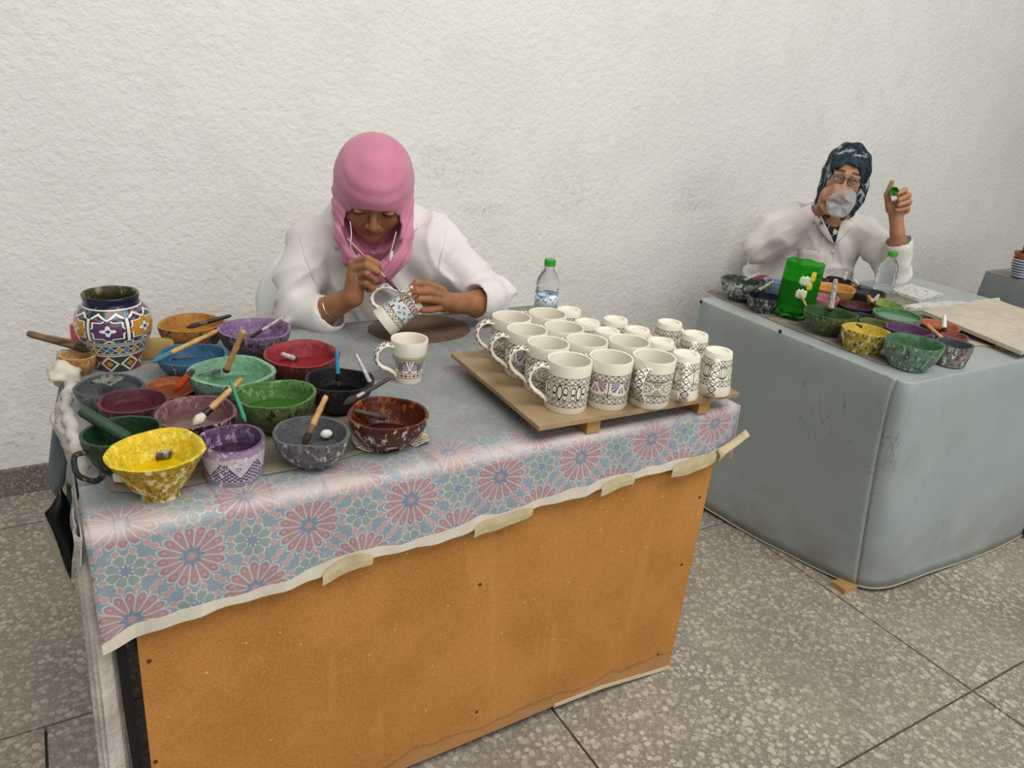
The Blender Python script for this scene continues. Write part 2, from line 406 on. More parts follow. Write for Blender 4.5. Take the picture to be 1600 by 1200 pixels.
for i in range(nx):
    x = X0+(X1-X0)*i/(nx-1); top = YB-YF-.018; L = top+.018*PI/2+(T-.018-hem(x))
    ts = list(np.linspace(0, top-.02, 22))+list(np.linspace(top-.015, top+.034, 9))+list(np.linspace(top+.045, L, 12))
    pr = [cloth_pt(x, t) for t in ts]; P.append([q[0] for q in pr]); UV.append([q[1] for q in pr])
cloth = thing('tablecloth', 'faded oilcloth printed with pink and blue rosettes over the near table', 'tablecloth', (.65, 1.5, T))
b = MB(); b.sheet(P, 0, UV); b.obj('cloth_sheet', mcloth, cloth, (-.65, -1.5, -T), solid=.0016)
# side falls (left short, right)
for sx, x0, dz in ((-1, X0, .05), (1, X1, .13)):
    P = []; UV = []
    for y in np.linspace(YF, YB, 40):
        row = []; ru = []
        for t in np.linspace(0, 1, 8):
            d = dz*(1+.25*math.sin(y*23)); row.append((x0+sx*(.004+.006*t*math.sin(y*37)+.008*t), y, T-.0005-d*t)); ru.append((x0+sx*d*t, T+y-YF))
        P.append(row if sx < 0 else row[::-1]); UV.append(ru if sx < 0 else ru[::-1])
    b = MB(); b.sheet(P, 0, UV); b.obj('cloth_side_fall', mcloth, cloth, (-.65, -1.5, -T), solid=.0016)
mhem = plain('cloth_backing', '#d9d2c2', .7, .15, 20)
P = []
for i in range(nx):
    x = X0+(X1-X0)*i/(nx-1); h = hem(x); w = .017+.004*math.sin(x*23)+.002*math.sin(x*61); yy = cloth_pt(x, YB-YF-.018+.018*PI/2+(T-.018-h))[0][1]
    P.append([(x, yy-.0018, h+w+.002), (x, yy-.0022, h+w*.5), (x, yy-.0025, h-.002)])
b = MB(); b.sheet(P); b.obj('hem_strip', mhem, cloth, (-.65, -1.5, -T), solid=.0010, smooth=False)
g = G('masking_tape'); n = g.noise(30, 3); mtape = g.out(g.mix(n.ramp(.4, .65), '#cdbf9c', '#bfae86'), .45, spec=.4)
for xa, xb, up in ((.335, .425, .012), (.635, .762, .008), (.935, 1.02, .010), (1.13, 1.27, .02)):
    P = []
    for i in range(14):
        f = i/13; x = xa+(xb-xa)*f; h = hem(x); yy = cloth_pt(x, YB-YF-.018+.018*PI/2+(T-.018-h))[0][1]-.005
        lo_ = h-.013-.007*(1-f); hi_ = h+.004+up*math.sin(PI*f)**.5
        P.append([(x, yy-.001, hi_), (x, yy-.0015, (hi_+lo_)/2), (x, yy, lo_)])
    b = MB(); b.sheet(P); b.obj('tape_strip', mtape, cloth, (-.65, -1.5, -T), solid=.0006, smooth=False)
# loose tape curl at the right corner
P = []
for i in range(9):
    f = i/8; x = 1.262+.066*f; z = .655+.050*f**1.2
    P.append([(x, 1.096-.012*f, z+.016*(1-f*.3)), (x+.004, 1.088-.016*f, z), (x+.002, 1.092-.01*f, z-.022*(1-f))])
b = MB(); b.sheet(P); b.obj('tape_strip', mtape, cloth, (-.65, -1.5, -T), solid=.001)

# ---- lace under-cloth falling at the left corner
g = G('grey_lace'); p = g.geo(); holes = (g.vor(150, p) < .16)*(g.noise(12, 2, .5, p) > .5)
col = g.mix(g.noise(14, 4, .6, p).ramp(.35, .7), '#d3ccc2', '#a89f96'); col = g.mix(holes, col, '#4b4642')
g.bump(g.vor(120, p), .5, .002); mlace = g.out(col, .85, spec=.2)
path = cr([(.010, 1.155), (.004, 1.14), (-.008, 1.13), (-.022, 1.14), (-.024, 1.19), (-.018, 1.25), (-.02, 1.3)], 60)
P = []
for i, (x, y) in enumerate(path):
    row = []
    for t in np.linspace(0, 1, 26):
        k = .3+.7*t; w = .006*math.sin(i*.55+t*1.5)*k+.004*math.sin(i*1.1+2*t)*k
        zb = .03+.02*math.sin(i*.9)+(.32 if i > 42 else 0)*((i-42)/18 if i > 42 else 0)
        row.append((x-.022*t*(1 if i < 34 else .6)+w, y+w*.6, .752+(zb-.752)*t))
    P.append(row)
b = MB(); b.sheet(P); lace = tag(b.obj('lace_cloth', mlace, solid=.0015), 'off-white lace under-cloth hanging to the floor at the near table corner', 'cloth')
# rolled lace hem along the left edge of the top
hemp = cr([pz(116, 588, .772), pz(104, 625, .770), pz(112, 668, .768), pz(124, 715, .765), pz(136, 758, .76), pz(147, 795, .745)], 40)
hemp = [q+np.array([.003*math.sin(i*1.7), .002*math.sin(i*2.3), .002*math.sin(i)]) for i, q in enumerate(hemp)]
b = MB(); b.tube(hemp, [.0115+.0014*math.sin(i*.55) for i in range(40)], 10)
hemp2 = cr([pz(110, 590, .755), pz(96, 632, .735), pz(88, 656, .73), pz(108, 700, .72), pz(126, 745, .715), pz(138, 790, .70)], 30)
b.tube(hemp2, [.010+.0014*math.sin(i*.7) for i in range(30)], 8)
b.obj('rolled_hem', mlace, lace)
b = MB(); P = []
for i in range(40):
    a_ = hemp[i]; c_ = hemp2[min(29, int(i*30/40))]
    P.append([a_*(1-f)+c_*f+np.array([-.012*math.sin(PI*f), 0, .006*math.sin(i*.8)*math.sin(PI*f)]) for f in np.linspace(0, 1, 6)])
b.sheet(P); b.obj('bunched_lace', mlace, lace, solid=.0015)

# ---- torn plastic sheets hanging on the left side
def hang(name, label, pix, y, mat, bend=.012, cat='plastic sheet'):
    pts = [py(u, v, y) for u, v in pix]; cx = np.mean(pts, 0)
    bm = bmesh.new(); vs = [bm.verts.new(tuple(p)) for p in pts]; bm.faces.new(vs)
    bmesh.ops.triangulate(bm, faces=bm.faces[:]); bmesh.ops.subdivide_edges(bm, edges=bm.edges[:], cuts=3, use_grid_fill=True)
    for v_ in bm.verts:
        r = (v_.co.x-cx[0])*40; v_.co.y += bend*math.sin(r+v_.co.z*9)+.02*(v_.co.x-cx[0])
    me = bpy.data.meshes.new(name); bm.to_mesh(me); bm.free()
    return tag(link(name, me, mat, solid=.002), label, cat)
hang('plastic_sheet', 'torn grey plastic sheet hanging beside the near table', [(100, 598), (108, 660), (126, 700), (104, 740), (95, 765), (86, 772), (77, 752), (72, 750), (79, 690), (86, 640), (92, 610)], 1.70,
     plain('grey_plastic', '#7f888c', .45, .2, 12))
hang('plastic_strip', 'green plastic strip with pale edge hanging beside the near table', [(104, 740), (112, 690), (136, 700), (130, 745), (122, 775), (114, 802), (108, 795), (110, 780), (103, 772)], 1.62,
     plain('green_plastic', '#4c6650', .4, .35, 18, col2='#2f4636'))
hang('plastic_bag', 'black torn plastic bag hanging low beside the near table', [(95, 762), (104, 776), (112, 800), (116, 838), (112, 870), (110, 905), (103, 885), (84, 830), (69, 797), (80, 785)], 1.50,
     plain('black_plastic', '#0e0f10', .35, .2, 12))
hang('plastic_fringe', 'pale torn plastic edge curling beneath the black bag', [(68, 803), (84, 833), (100, 878), (112, 905), (116, 914), (107, 905), (97, 880), (76, 845), (68, 815)], 1.49,
     plain('pale_plastic', '#bdb49c', .5, .25, 20))
b = MB(); b.box((.014, 1.49, .372), (.014, .70, .735)); tl(b, 'side_panel', plain('black_gap_shade', '#15110e', .8), smooth=False)  # near-black panel put in to stand for the shaded gap under the table

# ================================================================== FAR TABLE
T2 = .75
g = G('grey_vinyl'); p = g.geo(); x, y, z = g.sep(p)
n = g.noise(4, 5, .6, p); col = g.mix(n.ramp(.3, .7), '#a3afaf', '#93a1a2')
col = g.mix(g.noise(2.2, 4, .6, p).ramp(.5, .7)*.4, col, '#8f9488')
col = g.mix(z.ramp(.30, .0)*g.noise(7, 4, .65, p).ramp(.35, .62)*.6, col, '#85796b')
col = g.mix((g.noise(3.3, 3, .5, g.scale(p, (4, 4, .5)), .6)-.5).abs().ramp(.004, 0.)*(g.noise(1.7, 2, .5, p) > .55)*.6, col, '#4c5150')
col = g.mix((z > T2-.003)*g.noise(3, 4, .6, p).ramp(.35, .6)*.45, col, '#b2aea2')
g.bump(n, .15, .01); mvin = g.out(col, .42, spec=.45)
far = thing('work_table', 'far work table fully covered in grey vinyl', 'table', (2.5, 1.47, 0))
b = MB(); b.box((2.51, 1.47, .70), (1.16, .76, .04)); b.obj('table_top', mwood, far, (-2.5, -1.47, 0), smooth=False)
for x in (2.2, 3.0):
    for y in (1.3, 1.75):
        b = MB(); b.box((x, y, .34), (.05, .05, .68)); b.obj('leg', mwood, far, (-2.5, -1.47, 0), smooth=False)
XA, XB, YA2, YB2 = 1.918, 3.15, 1.075, 1.885
def side_ring(n_per=40):
    r = .035; pts = []
    cs = [((XA+r, YA2+r), PI, 1.5*PI), ((XB-r, YA2+r), 1.5*PI, 2*PI), ((XB-r, YB2-r), 0, .5*PI), ((XA+r, YB2-r), .5*PI, PI)]
    segs = []
    for k, (c_, a0, a1) in enumerate(cs):
        for t in np.linspace(a0, a1, 9): segs.append(np.array([c_[0]+r*math.cos(t), c_[1]+r*math.sin(t)]))
        nx_ = cs[(k+1) % 4]; q = np.array([nx_[0][0]+r*math.cos(nx_[1]), nx_[0][1]+r*math.sin(nx_[1])]); s_ = segs[-1]
        for t in np.linspace(0, 1, n_per+2)[1:-1]: segs.append(s_+(q-s_)*t)
    return segs
ring = side_ring(); NR = len(ring); cen = np.array([2.5, 1.47])
b = MB(); rows = []
for t in (0, .008, .02, .05, .1, .2, .3, .45, .6, .75, .88, .95, 1.):
    row = []
    for i, q in enumerate(ring):
        d = q-cen; nrm = d/np.linalg.norm(d); s_ = i/NR*2*PI
        corner = max(0, 1-min(np.linalg.norm(q-np.array(c_)) for c_ in ((XA, YA2), (XB, YA2), (XA, YB2), (XB, YB2)))/.28)
        flare = (.007*math.sin(s_*7+1)+.006*math.sin(s_*15+t*3)+.006+.02*corner)*t**1.3
        lift = .022+.012*math.sin(s_*4+.6)-.012*corner
        z = T2-.004-(T2-lift)*t if t > .008 else T2-.001*(t > 0)*4
        pull = .17*t**1.2*max(0, 1-(q[0]-XA)/(XB-XA))*max(0, 1-(q[1]-YA2)/(YB2-YA2))**1.4
        row.append((q[0]+pull+nrm[0]*(flare+.006*min(1, t*30)), q[1]+nrm[1]*(flare+.006*min(1, t*30)), z))
    R_ = np.array(row)
    for _ in range(int(90*t)): R_[:, :2] = .5*R_[:, :2]+.25*(np.roll(R_, 1, 0)+np.roll(R_, -1, 0))[:, :2]
    row = [tuple(q) for q in R_]
    rows.append(row+[row[0]])
b.sheet(rows); o_ = MB(); vin = thing('vinyl_cover', 'grey vinyl cover draped to the floor over the far table', 'tablecloth', (2.5, 1.47, T2))
b.obj('vinyl_skirt', mvin, vin, (-2.5, -1.47, -T2), solid=.002)
b = MB(); b.add([(q[0], q[1], T2) for q in ring]+[(q[0], q[1], T2-.002) for q in ring], [tuple(range(NR)), tuple(range(2*NR-1, NR-1, -1))]); b.obj('vinyl_top', mvin, vin, (-2.5, -1.47, -T2), smooth=False)
b = MB(); hp = [np.array(p) for p in rows[-1]]; b.tube(hp, .0035, 6, cap=False); b.obj('welted_hem', plain('hem_welt', '#aba99c', .6), vin, (-2.5, -1.47, -T2))
mblk = plain('black_rivet', '#141414', .5)
for u, v in ((1098, 470), (1222, 516)):
    d_ = ray(u, v); q = CC+d_*((XA-.005)/d_[0]); b = MB(); b.lathe([(.006, 0), (.0055, .002), (.002, .003)], 12)
    b.obj('rivet', mblk, vin, q-np.array([2.5, 1.47, T2])+np.array([-.007, 0, -.003]), rot=(0, -PI/2, 0))
b = MB(); b.box((2.03, 1.15, .009), (.06, .05, .018)); tag(b.obj('wooden_block', mwood, smooth=False), 'small pale wooden block on the floor under the vinyl corner', 'block')
b = MB(); fpth = [(2.93+.004*i, 1.05+.022*i, .03) for i in range(9)]; b.tube(fpth, [.02, .032, .036, .036, .034, .033, .034, .034, .028], 12)
tag(b.obj('shoe_toe', plain('navy_rubber', '#1e2b3c', .45), loc=(0, 0, .006)), 'dark blue rounded shoe tip showing under the far table hem', 'shoe')
# ---- third table at the right edge
t3 = thing('work_table', 'grey covered table cut off by the right edge of the photo', 'table', (4.25, 1.5, 0))
b = MB(); rows = []
rr = [(3.68, 1.12), (4.8, 1.12), (4.8, 1.86), (3.68, 1.86)]
for t, e in ((0, 0), (.02, .006), (.15, .012), (.5, .02), (1, .04)):
    row = []
    for k in range(4):
        p0, p1 = np.array(rr[k]), np.array(rr[(k+1) % 4])
        for f in np.linspace(0, 1, 15)[:-1]:
            q = p0+(p1-p0)*f; d = q-np.array([4.24, 1.49]); d = d/np.linalg.norm(d); row.append((q[0]+d[0]*(e+.006*t*math.sin(f*20)), q[1]+d[1]*e, .75-.72*t))
    rows.append(row+[row[0]])
b.sheet(rows); b.obj('vinyl_skirt', plain('dark_vinyl', '#7d8684', .45, .25, 6), t3, (-4.25, -1.5, 0), solid=.002)
b = MB(); b.box((4.24, 1.49, .742), (1.13, .75, .02), bev=.004); b.obj('table_top', plain('t3_top', '#8d8980', .6), t3, (-4.25, -1.5, 0))
for x in (3.75, 4.73):
    for y in (1.18, 1.8):
        b = MB(); b.box((x, y, .365), (.05, .05, .73)); b.obj('leg', mwood, t3, (-4.25, -1.5, 0), smooth=False)
# ================================================================== BOWLS
def desat(c, k):
    r = [int(c[i:i+2], 16) for i in (1, 3, 5)]; l = .3*r[0]+.59*r[1]+.11*r[2]; return tuple(l+(q-l)*k for q in r)
def splat(name, cols, rough=.5, spec=.4, k=1.0, bump=.35):
    """hand-made paint-caked surface: first colour is the ground, the others dried splashes"""
    if name in _mc: return _mc[name]
    cols = [desat(q, .93 if 'yellow' in name or 'brown' in name else .78) for q in cols]
    g = G(name); rn = g.node('ShaderNodeObjectInfo'); r = Ex(g, rn.outputs['Random'])
    x, y, z = g.sep(g.tc()); v = g.com(x+r*7.0, y+r*3.0, z)
    col = g.mix(g.noise(45, 4, .6, v).ramp(.35, .68), cols[0], cols[1] if len(cols) > 1 else cols[0])
    for i, c in enumerate(cols[2:]):
        sc = (70, 110, 55, 140)[i % 4]; nd = g.node('ShaderNodeVectorMath'); nd.operation = 'ADD'; g.put(nd.inputs[0], v); nd.inputs[1].default_value = (i*1.7, i*.9, 0)
        n = g.noise(sc, 4, .65, g.scale(Ex(g, nd.outputs[0]), (1, 1, .55)))
        col = g.mix((n.ramp(.545, .60))*min(1., k), col, c)
    col = g.mix(g.noise(150, 5, .7, v).ramp(.52, .68)*.55, col, '#2e2a28')
    g.bump(g.noise(60, 5, .65, v), min(1., bump*2), .006)
    _mc[name] = g.out(col, rough, spec=spec); return _mc[name]
def liquid(name, col, rough=.12):
    if name in _mc: return _mc[name]
    g = G(name); n = g.noise(25, 3, .6)
    if col != '#d9b60a': r_ = desat(col, .85); col = '#%02x%02x%02x' % tuple(int(q) for q in r_)
    cc = g.mix(n.ramp(.35, .7)*.5, col, tuple(int(x*.8) for x in (int(col[1:3], 16), int(col[3:5], 16), int(col[5:7], 16))))
    g.bump(g.noise(14, 2), .05, .003); _mc[name] = g.out(cc, rough, spec=.5); return _mc[name]
def solve_bowl(u, v, hw, vb, zt, fr):
    """rim centre pixel, rim half width, lowest visible pixel -> centre, radius, height"""
    lo, hi = .02, .16
    for _ in range(40):
        H = (lo+hi)/2; p = pz(u, v, zt+H); r = hw*mpp(p)
        d = p[:2]/np.linalg.norm(p[:2]); q = np.array([p[0]-d[0]*r*fr, p[1]-d[1]*r*fr, zt])
        if proj(q)[1] < vb: lo = H
        else: hi = H
    return p, r, H
def bowl(label, u, v, hw, vb, zt, pc, outer, inner=None, fr=.48, fill=.45, shape='round', seed=0, group=None, wall=.006, tilt=None, H=None, name='paint_bowl', cat='bowl', matp=None, pl=.12):
    p, r, h = solve_bowl(u, v, hw, vb, zt, fr)
    if H: p = pz(u, v, zt+H); r = hw*mpp(p); h = H
    rs = np.random.default_rng(seed+int(u)*7+int(v)); ph = rs.uniform(0, 6.28, 6); am = r*.022*rs.uniform(.6, 1.6, 6)
    def wob(th, i, rr, z):
        k = rr/r
        return (k*(am[0]*math.sin(2*th+ph[0])+am[1]*math.sin(3*th+ph[1])+am[2]*.6*math.sin(5*th+ph[2])+am[3]*.35*math.sin(11*th+ph[3]+z*60)),
                (z/h)**2*(am[4]*.9*math.sin(th+ph[4])+am[5]*.8*math.sin(3*th+ph[5])))
    t = thing(name, label, cat, (p[0], p[1], zt), group=group, rot=tilt)
    w = wall; rb = r*fr
    if shape == 'round':
        pr = [(.001, .004), (rb*.7, .003), (rb*.85, 0), (rb, 0), (rb*1.02, h*.08), (rb+(r-rb)*.45, h*.26), (rb+(r-rb)*.75, h*.5), (rb+(r-rb)*.93, h*.75), (r*.995, h*.94), (r, h*.985), (r-w*.4, h), (r-w, h*.985), (r*.96-w, h*.8)]
    elif shape == 'cone':
        pr = [(.001, .004), (rb*.7, .003), (rb*.9, 0), (rb, 0), (rb*.98, h*.12), (rb+(r-rb)*.25, h*.25), (rb+(r-rb)*.52, h*.5), (rb+(r-rb)*.8, h*.78), (r*.99, h*.95), (r, h*.985), (r-w*.4, h), (r-w, h*.985), (r*.93-w, h*.8)]
    else:
        pr = [(.001, .003), (rb*.8, .002), (rb*.97, 0), (rb, .004), (rb*1.02, h*.12), (rb*.5+r*.5, h*.4), (r*.985, h*.7), (r*.995, h*.94), (r, h*.985), (r-w*.4, h), (r-w, h*.985), (r-w*1.1, h*.8)]
    def out_r(zz):                               # outer radius at height
        zs = [q[1] for q in pr[3:9]]; rs_ = [q[0] for q in pr[3:9]]; return float(np.interp(zz, zs, rs_))
    zp = h*fill; n0 = len(pr)-1
    for f in (.65, .5, .35, .22, .14): pr.append((max(out_r(h*f)-w, .002), h*f))
    pr.append((rb*.3, .011)); pr.append((.001, .010))
    k_in = [i for i, q in enumerate(pr) if q[1] == h][0]-1
    b = MB(); b.lathe(pr, 40, wob=wob, mis=[0 if i < k_in else 1 for i in range(len(pr))])
    b.obj('bowl_body' if cat == 'bowl' else 'cup_body', [outer, inner or outer], t, angle=60)
    rp = out_r(zp)-w+.0015
    b = MB(); b.lathe([(rp*1.0, zp-.002), (rp, zp), (rp*.9, zp-.0006), (rp*.5, zp-.0008), (.001, zp-.0008)], 40, wob=lambda th, i, rr, z: (rr/r*(am[0]*math.sin(2*th+ph[0])+am[1]*math.sin(3*th+ph[1])), 0))
    b.obj('paint', matp or liquid('paint_'+pc[1:], pc, pl), t)
    return t, p, r, h
GA = 'paint bowls on the near table'; GB = 'paint bowls on the far table'
BW = {}
def B1(key, *a, **k): BW[key] = bowl(*a, group=GA, **k)
B1('orange', 'orange paint bowl at the back beside the purple one', 299, 503, 49, 546, T, '#b0701c', splat('o_orange', ['#a5671f', '#c07a24', '#4a3a2c', '#6b5a55']), splat('i_orange', ['#c5822a', '#a8681c']), fill=.6, H=0.068)
B1('purple', 'purple paint bowl standing behind the red one', 399, 512, 56, 556, T, '#7d5a86', splat('o_purple', ['#64506b', '#7d6a82', '#3e3446', '#a996a8']), splat('i_purple', ['#8d6c97', '#755380', '#a58cab']), fill=.5, H=0.074)
B1('blue', 'blue paint bowl with a bamboo brush lying across its rim', 300, 553, 52, 594, T, '#2d6690', splat('o_blue', ['#3d7fa6', '#2f6a92', '#9fb9c6', '#33566e']), splat('i_blue', ['#34719b', '#285c82']), fill=.5, H=0.056)
B1('red', 'red paint bowl next to the painted mug', 472, 551, 59, 596, T, '#9c1e28', splat('o_red', ['#5d2026', '#7a2a30', '#2a2124', '#a33a40']), splat('i_red', ['#b22a35', '#8d1f29']), fill=.5, H=0.07)
B1('mint', 'pale green paint bowl holding a bamboo brush and a spoon', 363, 578, 65, 618, T, '#56906a', splat('o_mint', ['#7fa98a', '#5f8a6d', '#3f5f4c', '#a9c2a8']), splat('i_mint', ['#79b488', '#659c76']), fill=.5, wall=.009, H=0.073)
B1('black', 'black paint bowl holding a blue brush and a stained pen', 530, 592, 53, 642, T, '#060607', splat('o_black', ['#151416', '#1d1c1f', '#2e2c30', '#3a3136']), splat('i_black', ['#0d0d0f', '#17161a']), fill=.5, H=0.07)
B1('leaf', 'leaf green paint bowl behind the grey brush bowl', 431, 614, 60, 668, T, '#2f6516', splat('o_leaf', ['#3c5a24', '#567a35', '#23331a', '#7c7040']), splat('i_leaf', ['#4a8030', '#3a6c22', '#6d9950']), fill=.55, fr=.42, H=0.077)
B1('slate', 'slate grey shallow bowl in front of the painted vase', 171, 602, 51, 648, T, '#4a5154', splat('o_slate', ['#6a7073', '#53595c', '#8c8a8e']), splat('i_slate', ['#50575b', '#43494d']), fill=.7, H=0.046)
B1('rust', 'small rust orange bowl with a red-tipped brush', 268, 604, 40, 632, T, '#93401c', splat('o_rust', ['#8a4526', '#a3532c', '#4a2a20']), splat('i_rust', ['#b85a2a', '#a04a20']), fill=.6, H=0.03)
B1('maroon', 'maroon paint bowl between the slate and mauve ones', 208, 625, 50, 662, T, '#571f2b', splat('o_maroon', ['#5b2a30', '#45222a', '#7c5a5a']), splat('i_maroon', ['#6b2d38', '#55222d']), fill=.6, H=0.057)
B1('mauve', 'mauve brown paint bowl with a white-tufted brush across it', 306, 642, 61, 694, T, '#6c4a4a', splat('o_mauve', ['#3a2a2c', '#201c20', '#8a6a66', '#cfc8c4']), splat('i_mauve', ['#8a5656', '#6e4444', '#9c7470']), fill=.62, H=0.063)
B1('yellow', 'bright yellow paint bowl at the front corner of the near table', 244, 701, 72, 769, T, '#d9b60a', splat('o_yellow', ['#b28b12', '#c99f16', '#ecd868', '#8d6a14', '#efe6b0']), splat('i_yellow', ['#e2c418', '#cfae10', '#ecd85a']), fill=.5, fr=.4, shape='cone', wall=.007, H=0.082)
B1('grey', 'grey paint bowl holding a bamboo brush and a white pebble', 487, 673, 59, 721, T, '#55575a', splat('o_grey', ['#6c6a70', '#57565c', '#a79da0', '#4a3c40', '#c9c6c4']), splat('i_grey', ['#606266', '#505256']), fill=.5, fr=.45, H=0.065)
B1('brown', 'glazed dark brown bowl on crumpled newspaper', 606, 644, 62, 702, T, '#3c110b', splat('o_brown', ['#5a2418', '#4a1c12', '#d6cbb0', '#2c1a16'], rough=.25), splat('i_brown', ['#5d2413', '#43170d', '#8a4a18'], rough=.2), fill=.35, fr=.42, H=0.07)
BW['cup'] = bowl('straight-sided cup painted with navy lattice and filled with purple paint', 363, 684, 50, 753, T, '#3e2440', plain('tmp_white', '#dddddd'), splat('i_cup', ['#6d4a74', '#5a3a62', '#a78fae']), fr=.9, shape='cup', fill=.55, H=.071, group=GA, name='paint_cup', cat='cup')
def m_navycup():
    g = G('navy_lattice_glaze'); x, y, z = g.sep(g.tc()); h = BW['cup'][3]; a = g.m('ARCTAN2', y, x)*(6/(2*PI)); s = a.fr()-.5; zz = z/h
    tri = s.abs()*.62+.16
    col = g.mix(g.noise(60, 3), '#cfc6cc', '#b8aab8')
    lat = (((a*6.0+zz*11.0).fr()-.5).abs() < .17) | (((a*6.0-zz*11.0).fr()-.5).abs() < .17)
    inside = (zz > .2) & (zz < .30+s.abs()*.85) & (zz < .66)
    col = g.mix(inside & lat, col, '#2c2f5e'); col = g.mix(inside & ((zz-(.28+s.abs()*.85)).abs() < .02), col, '#23244a')
    for c_, w in ((.08, .012), (.13, .012), (.17, .01)): col = g.mix(zz.near(c_, w), col, '#2c2f5e')
    col = g.mix((zz+g.noise(40, 4)*.3 > .93)*.9, col, '#9a80a4')
    col = g.mix(g.noise(80, 4, .65).ramp(.58, .62), col, '#d9cfd6'); col = g.mix(g.noise(120, 4, .65).ramp(.62, .66), col, '#7a5f80')
    g.bump(g.noise(120, 3), .2, .002); return g.out(col, .4)
BW['cup'][0].children[0].data.materials[0] = m_navycup()
# green handled cup
BW['gcup'] = bowl('dark green handled cup on the near table edge', 191, 672, 58, 727, T, '#123a18', splat('o_gcup', ['#1e3f24', '#284f2c', '#16291a', '#5f6a3a'], rough=.35), splat('i_gcup', ['#1f4a26', '#17381c'], rough=.3), fr=.62, fill=.55, H=.068, group=GA, name='paint_cup', cat='cup')
t, p, r, h = BW['gcup']; b = MB(); q0 = np.array([-.9*r, -.35*r, h*.70]); q1 = np.array([-.62*r, -.5*r, h*.12])
b.tube(cr([q0, q0+np.array([-.018, -.012, .002]), (q0+q1)/2+np.array([-.026, -.022, -.004]), q1+np.array([-.012, -.014, -.002]), q1], 20), .0045, 10)
b.obj('handle', splat('handle_gcup', ['#1a1e1c', '#2a332c', '#6d6a40']), t)

# ================================================================== VASE
def m_vase():
    g = G('vase_star_glaze'); x, y, z = g.sep(g.tc()); a = g.m('ARCTAN2', y, x)/(2*PI)
    N = 6.0; aa = a*N+.22; k = aa.floor(); s = aa.fr()-.5; odd = (k*.5).fr() > .25
    W, K = '#e9e4d6', '#1c1d2a'
    col = g.mix(g.noise(40, 3), '#26382c', '#1f2f2c')
    # upper field: interlaced eight-point stars, centre z=.105, half height .033
    q = (z-.103)/.046; d1 = (s.abs()).max(q.abs()); d2 = (s.abs()+q.abs())*.72; st = d1.min(d2)
    up = z.rng(.075, .142)
    patch = ((s*8.0).floor()*3.1+(q*6.0).floor()*1.7+k*2.0).sin()
    c1 = g.mix(patch > .3, '#2b4636', '#7a2530'); c1 = g.mix(patch < -.45, c1, '#3f78a0'); c1 = g.mix(patch.rng(-.1, .12), c1, '#5b3a66')
    c1 = g.mix((st < .415), c1, K); c1 = g.mix((st < .40), c1, W); c1 = g.mix((st < .352), c1, K)
    ins = g.mix(odd, '#5c3a64', '#c98a2c'); c1 = g.mix(st < .335, c1, ins)
    rr = g.L(s*1.25, q); an = g.m('ARCTAN2', q, s*1.25)
    c1 = g.mix(rr < .22+.07*(an*4.0).cos(), c1, K); c1 = g.mix(rr < .19+.07*(an*4.0).cos(), c1, W); c1 = g.mix(rr < .075, c1, '#2a4a7a')
    e1 = ((s.abs()-.44)*1.0).abs(); zig = ((aa*2.0).fr()-.5).abs()
    c1 = g.mix((q-(.72-zig*.5)).abs() < .06, c1, W); c1 = g.mix((q+(.72-zig*.5)).abs() < .06, c1, W)
    c1 = g.mix(((q-(.72-zig*.5)).abs()-.07).abs() < .02, c1, K); c1 = g.mix(((q+(.72-zig*.5)).abs()-.07).abs() < .02, c1, K)
    c1 = g.mix((s.abs() > .455) & (q.abs() < .5), c1, W); c1 = g.mix((s.abs()-.445).abs() < .014, c1, K)
    col = g.mix(up, col, c1)
    # belt of lozenges
    bz = (z-.057)/.0085; bs = (a*26.0).fr()-.5; bk = (a*26.0).floor(); lz = bs.abs()*2.0+bz.abs()
    hue = (bk*2.4).sin(); c2 = g.mix(hue > .35, '#7a2636', '#c9952e'); c2 = g.mix(hue < -.3, c2, '#3b74a2'); c2 = g.mix(hue.rng(-.05, .3), c2, '#5d3d70')
    bel = g.mix(lz < 1.0, '#22303a', c2); bel = g.mix((lz-1.0).abs() < .14, bel, W); col = g.mix(z.rng(.0485, .0655), col, bel)
    for z0, w in ((.0675, .0013), (.0705, .001), (.0735, .0012), (.047, .0013), (.0435, .001)): col = g.mix(z.near(z0, w), col, W)
    for z0 in (.069, .072, .0455, .0752): col = g.mix(z.near(z0, .0008), col, '#15161e')
    # foot
    f2 = (a*8.0).fr()-.5; zf = (z-.021)/.02; c3 = g.mix(((a*16.0).floor()*1.9).sin() > .1, '#2c3c34', '#7a2a30'); c3 = g.mix((f2.abs()+zf.abs()*.5).near(.42, .07), c3, W); c3 = g.mix((f2.abs()+zf.abs()*.5) < .2, c3, '#c08a30')
    col = g.mix(z < .042, col, c3); col = g.mix(z.near(.041, .001), col, W)
    col = g.mix(z > .142, col, '#1d1f3a'); col = g.mix(z.near(.1425, .001), col, W)
    col = g.mix(g.noise(50, 4, .6).ramp(.63, .68)*.8, col, '#a59c92')
    return g.out(col, .22, spec=.5, coat=.3)
vb_ = pz(186, 570, T); vh = .165
vase = thing('painted_vase', 'round-bellied vase with coloured star tilework standing behind the slate bowl', 'vase', vb_)
RV = 55.5*mpp(vb_+np.array([0, 0, .1])); RR = 41.5*mpp(vb_+np.array([0, 0, vh]))
pr = [(.001, .003), (RV*.58, 0), (RV*.62, .004), (RV*.66, .02), (RV*.78, .045), (RV*.9, .065), (RV*.98, .085), (RV, .1), (RV*.98, .115), (RV*.91, .13), (RR*1.02, .142), (RR*.95, .147), (RR*.97, .155), (RR, vh-.003), (RR*.98, vh), (RR*.9, vh-.001), (RR*.86, vh-.008), (RR*.85, .144), (RV*.8, .128), (RV*.86, .11), (.001, .108)]
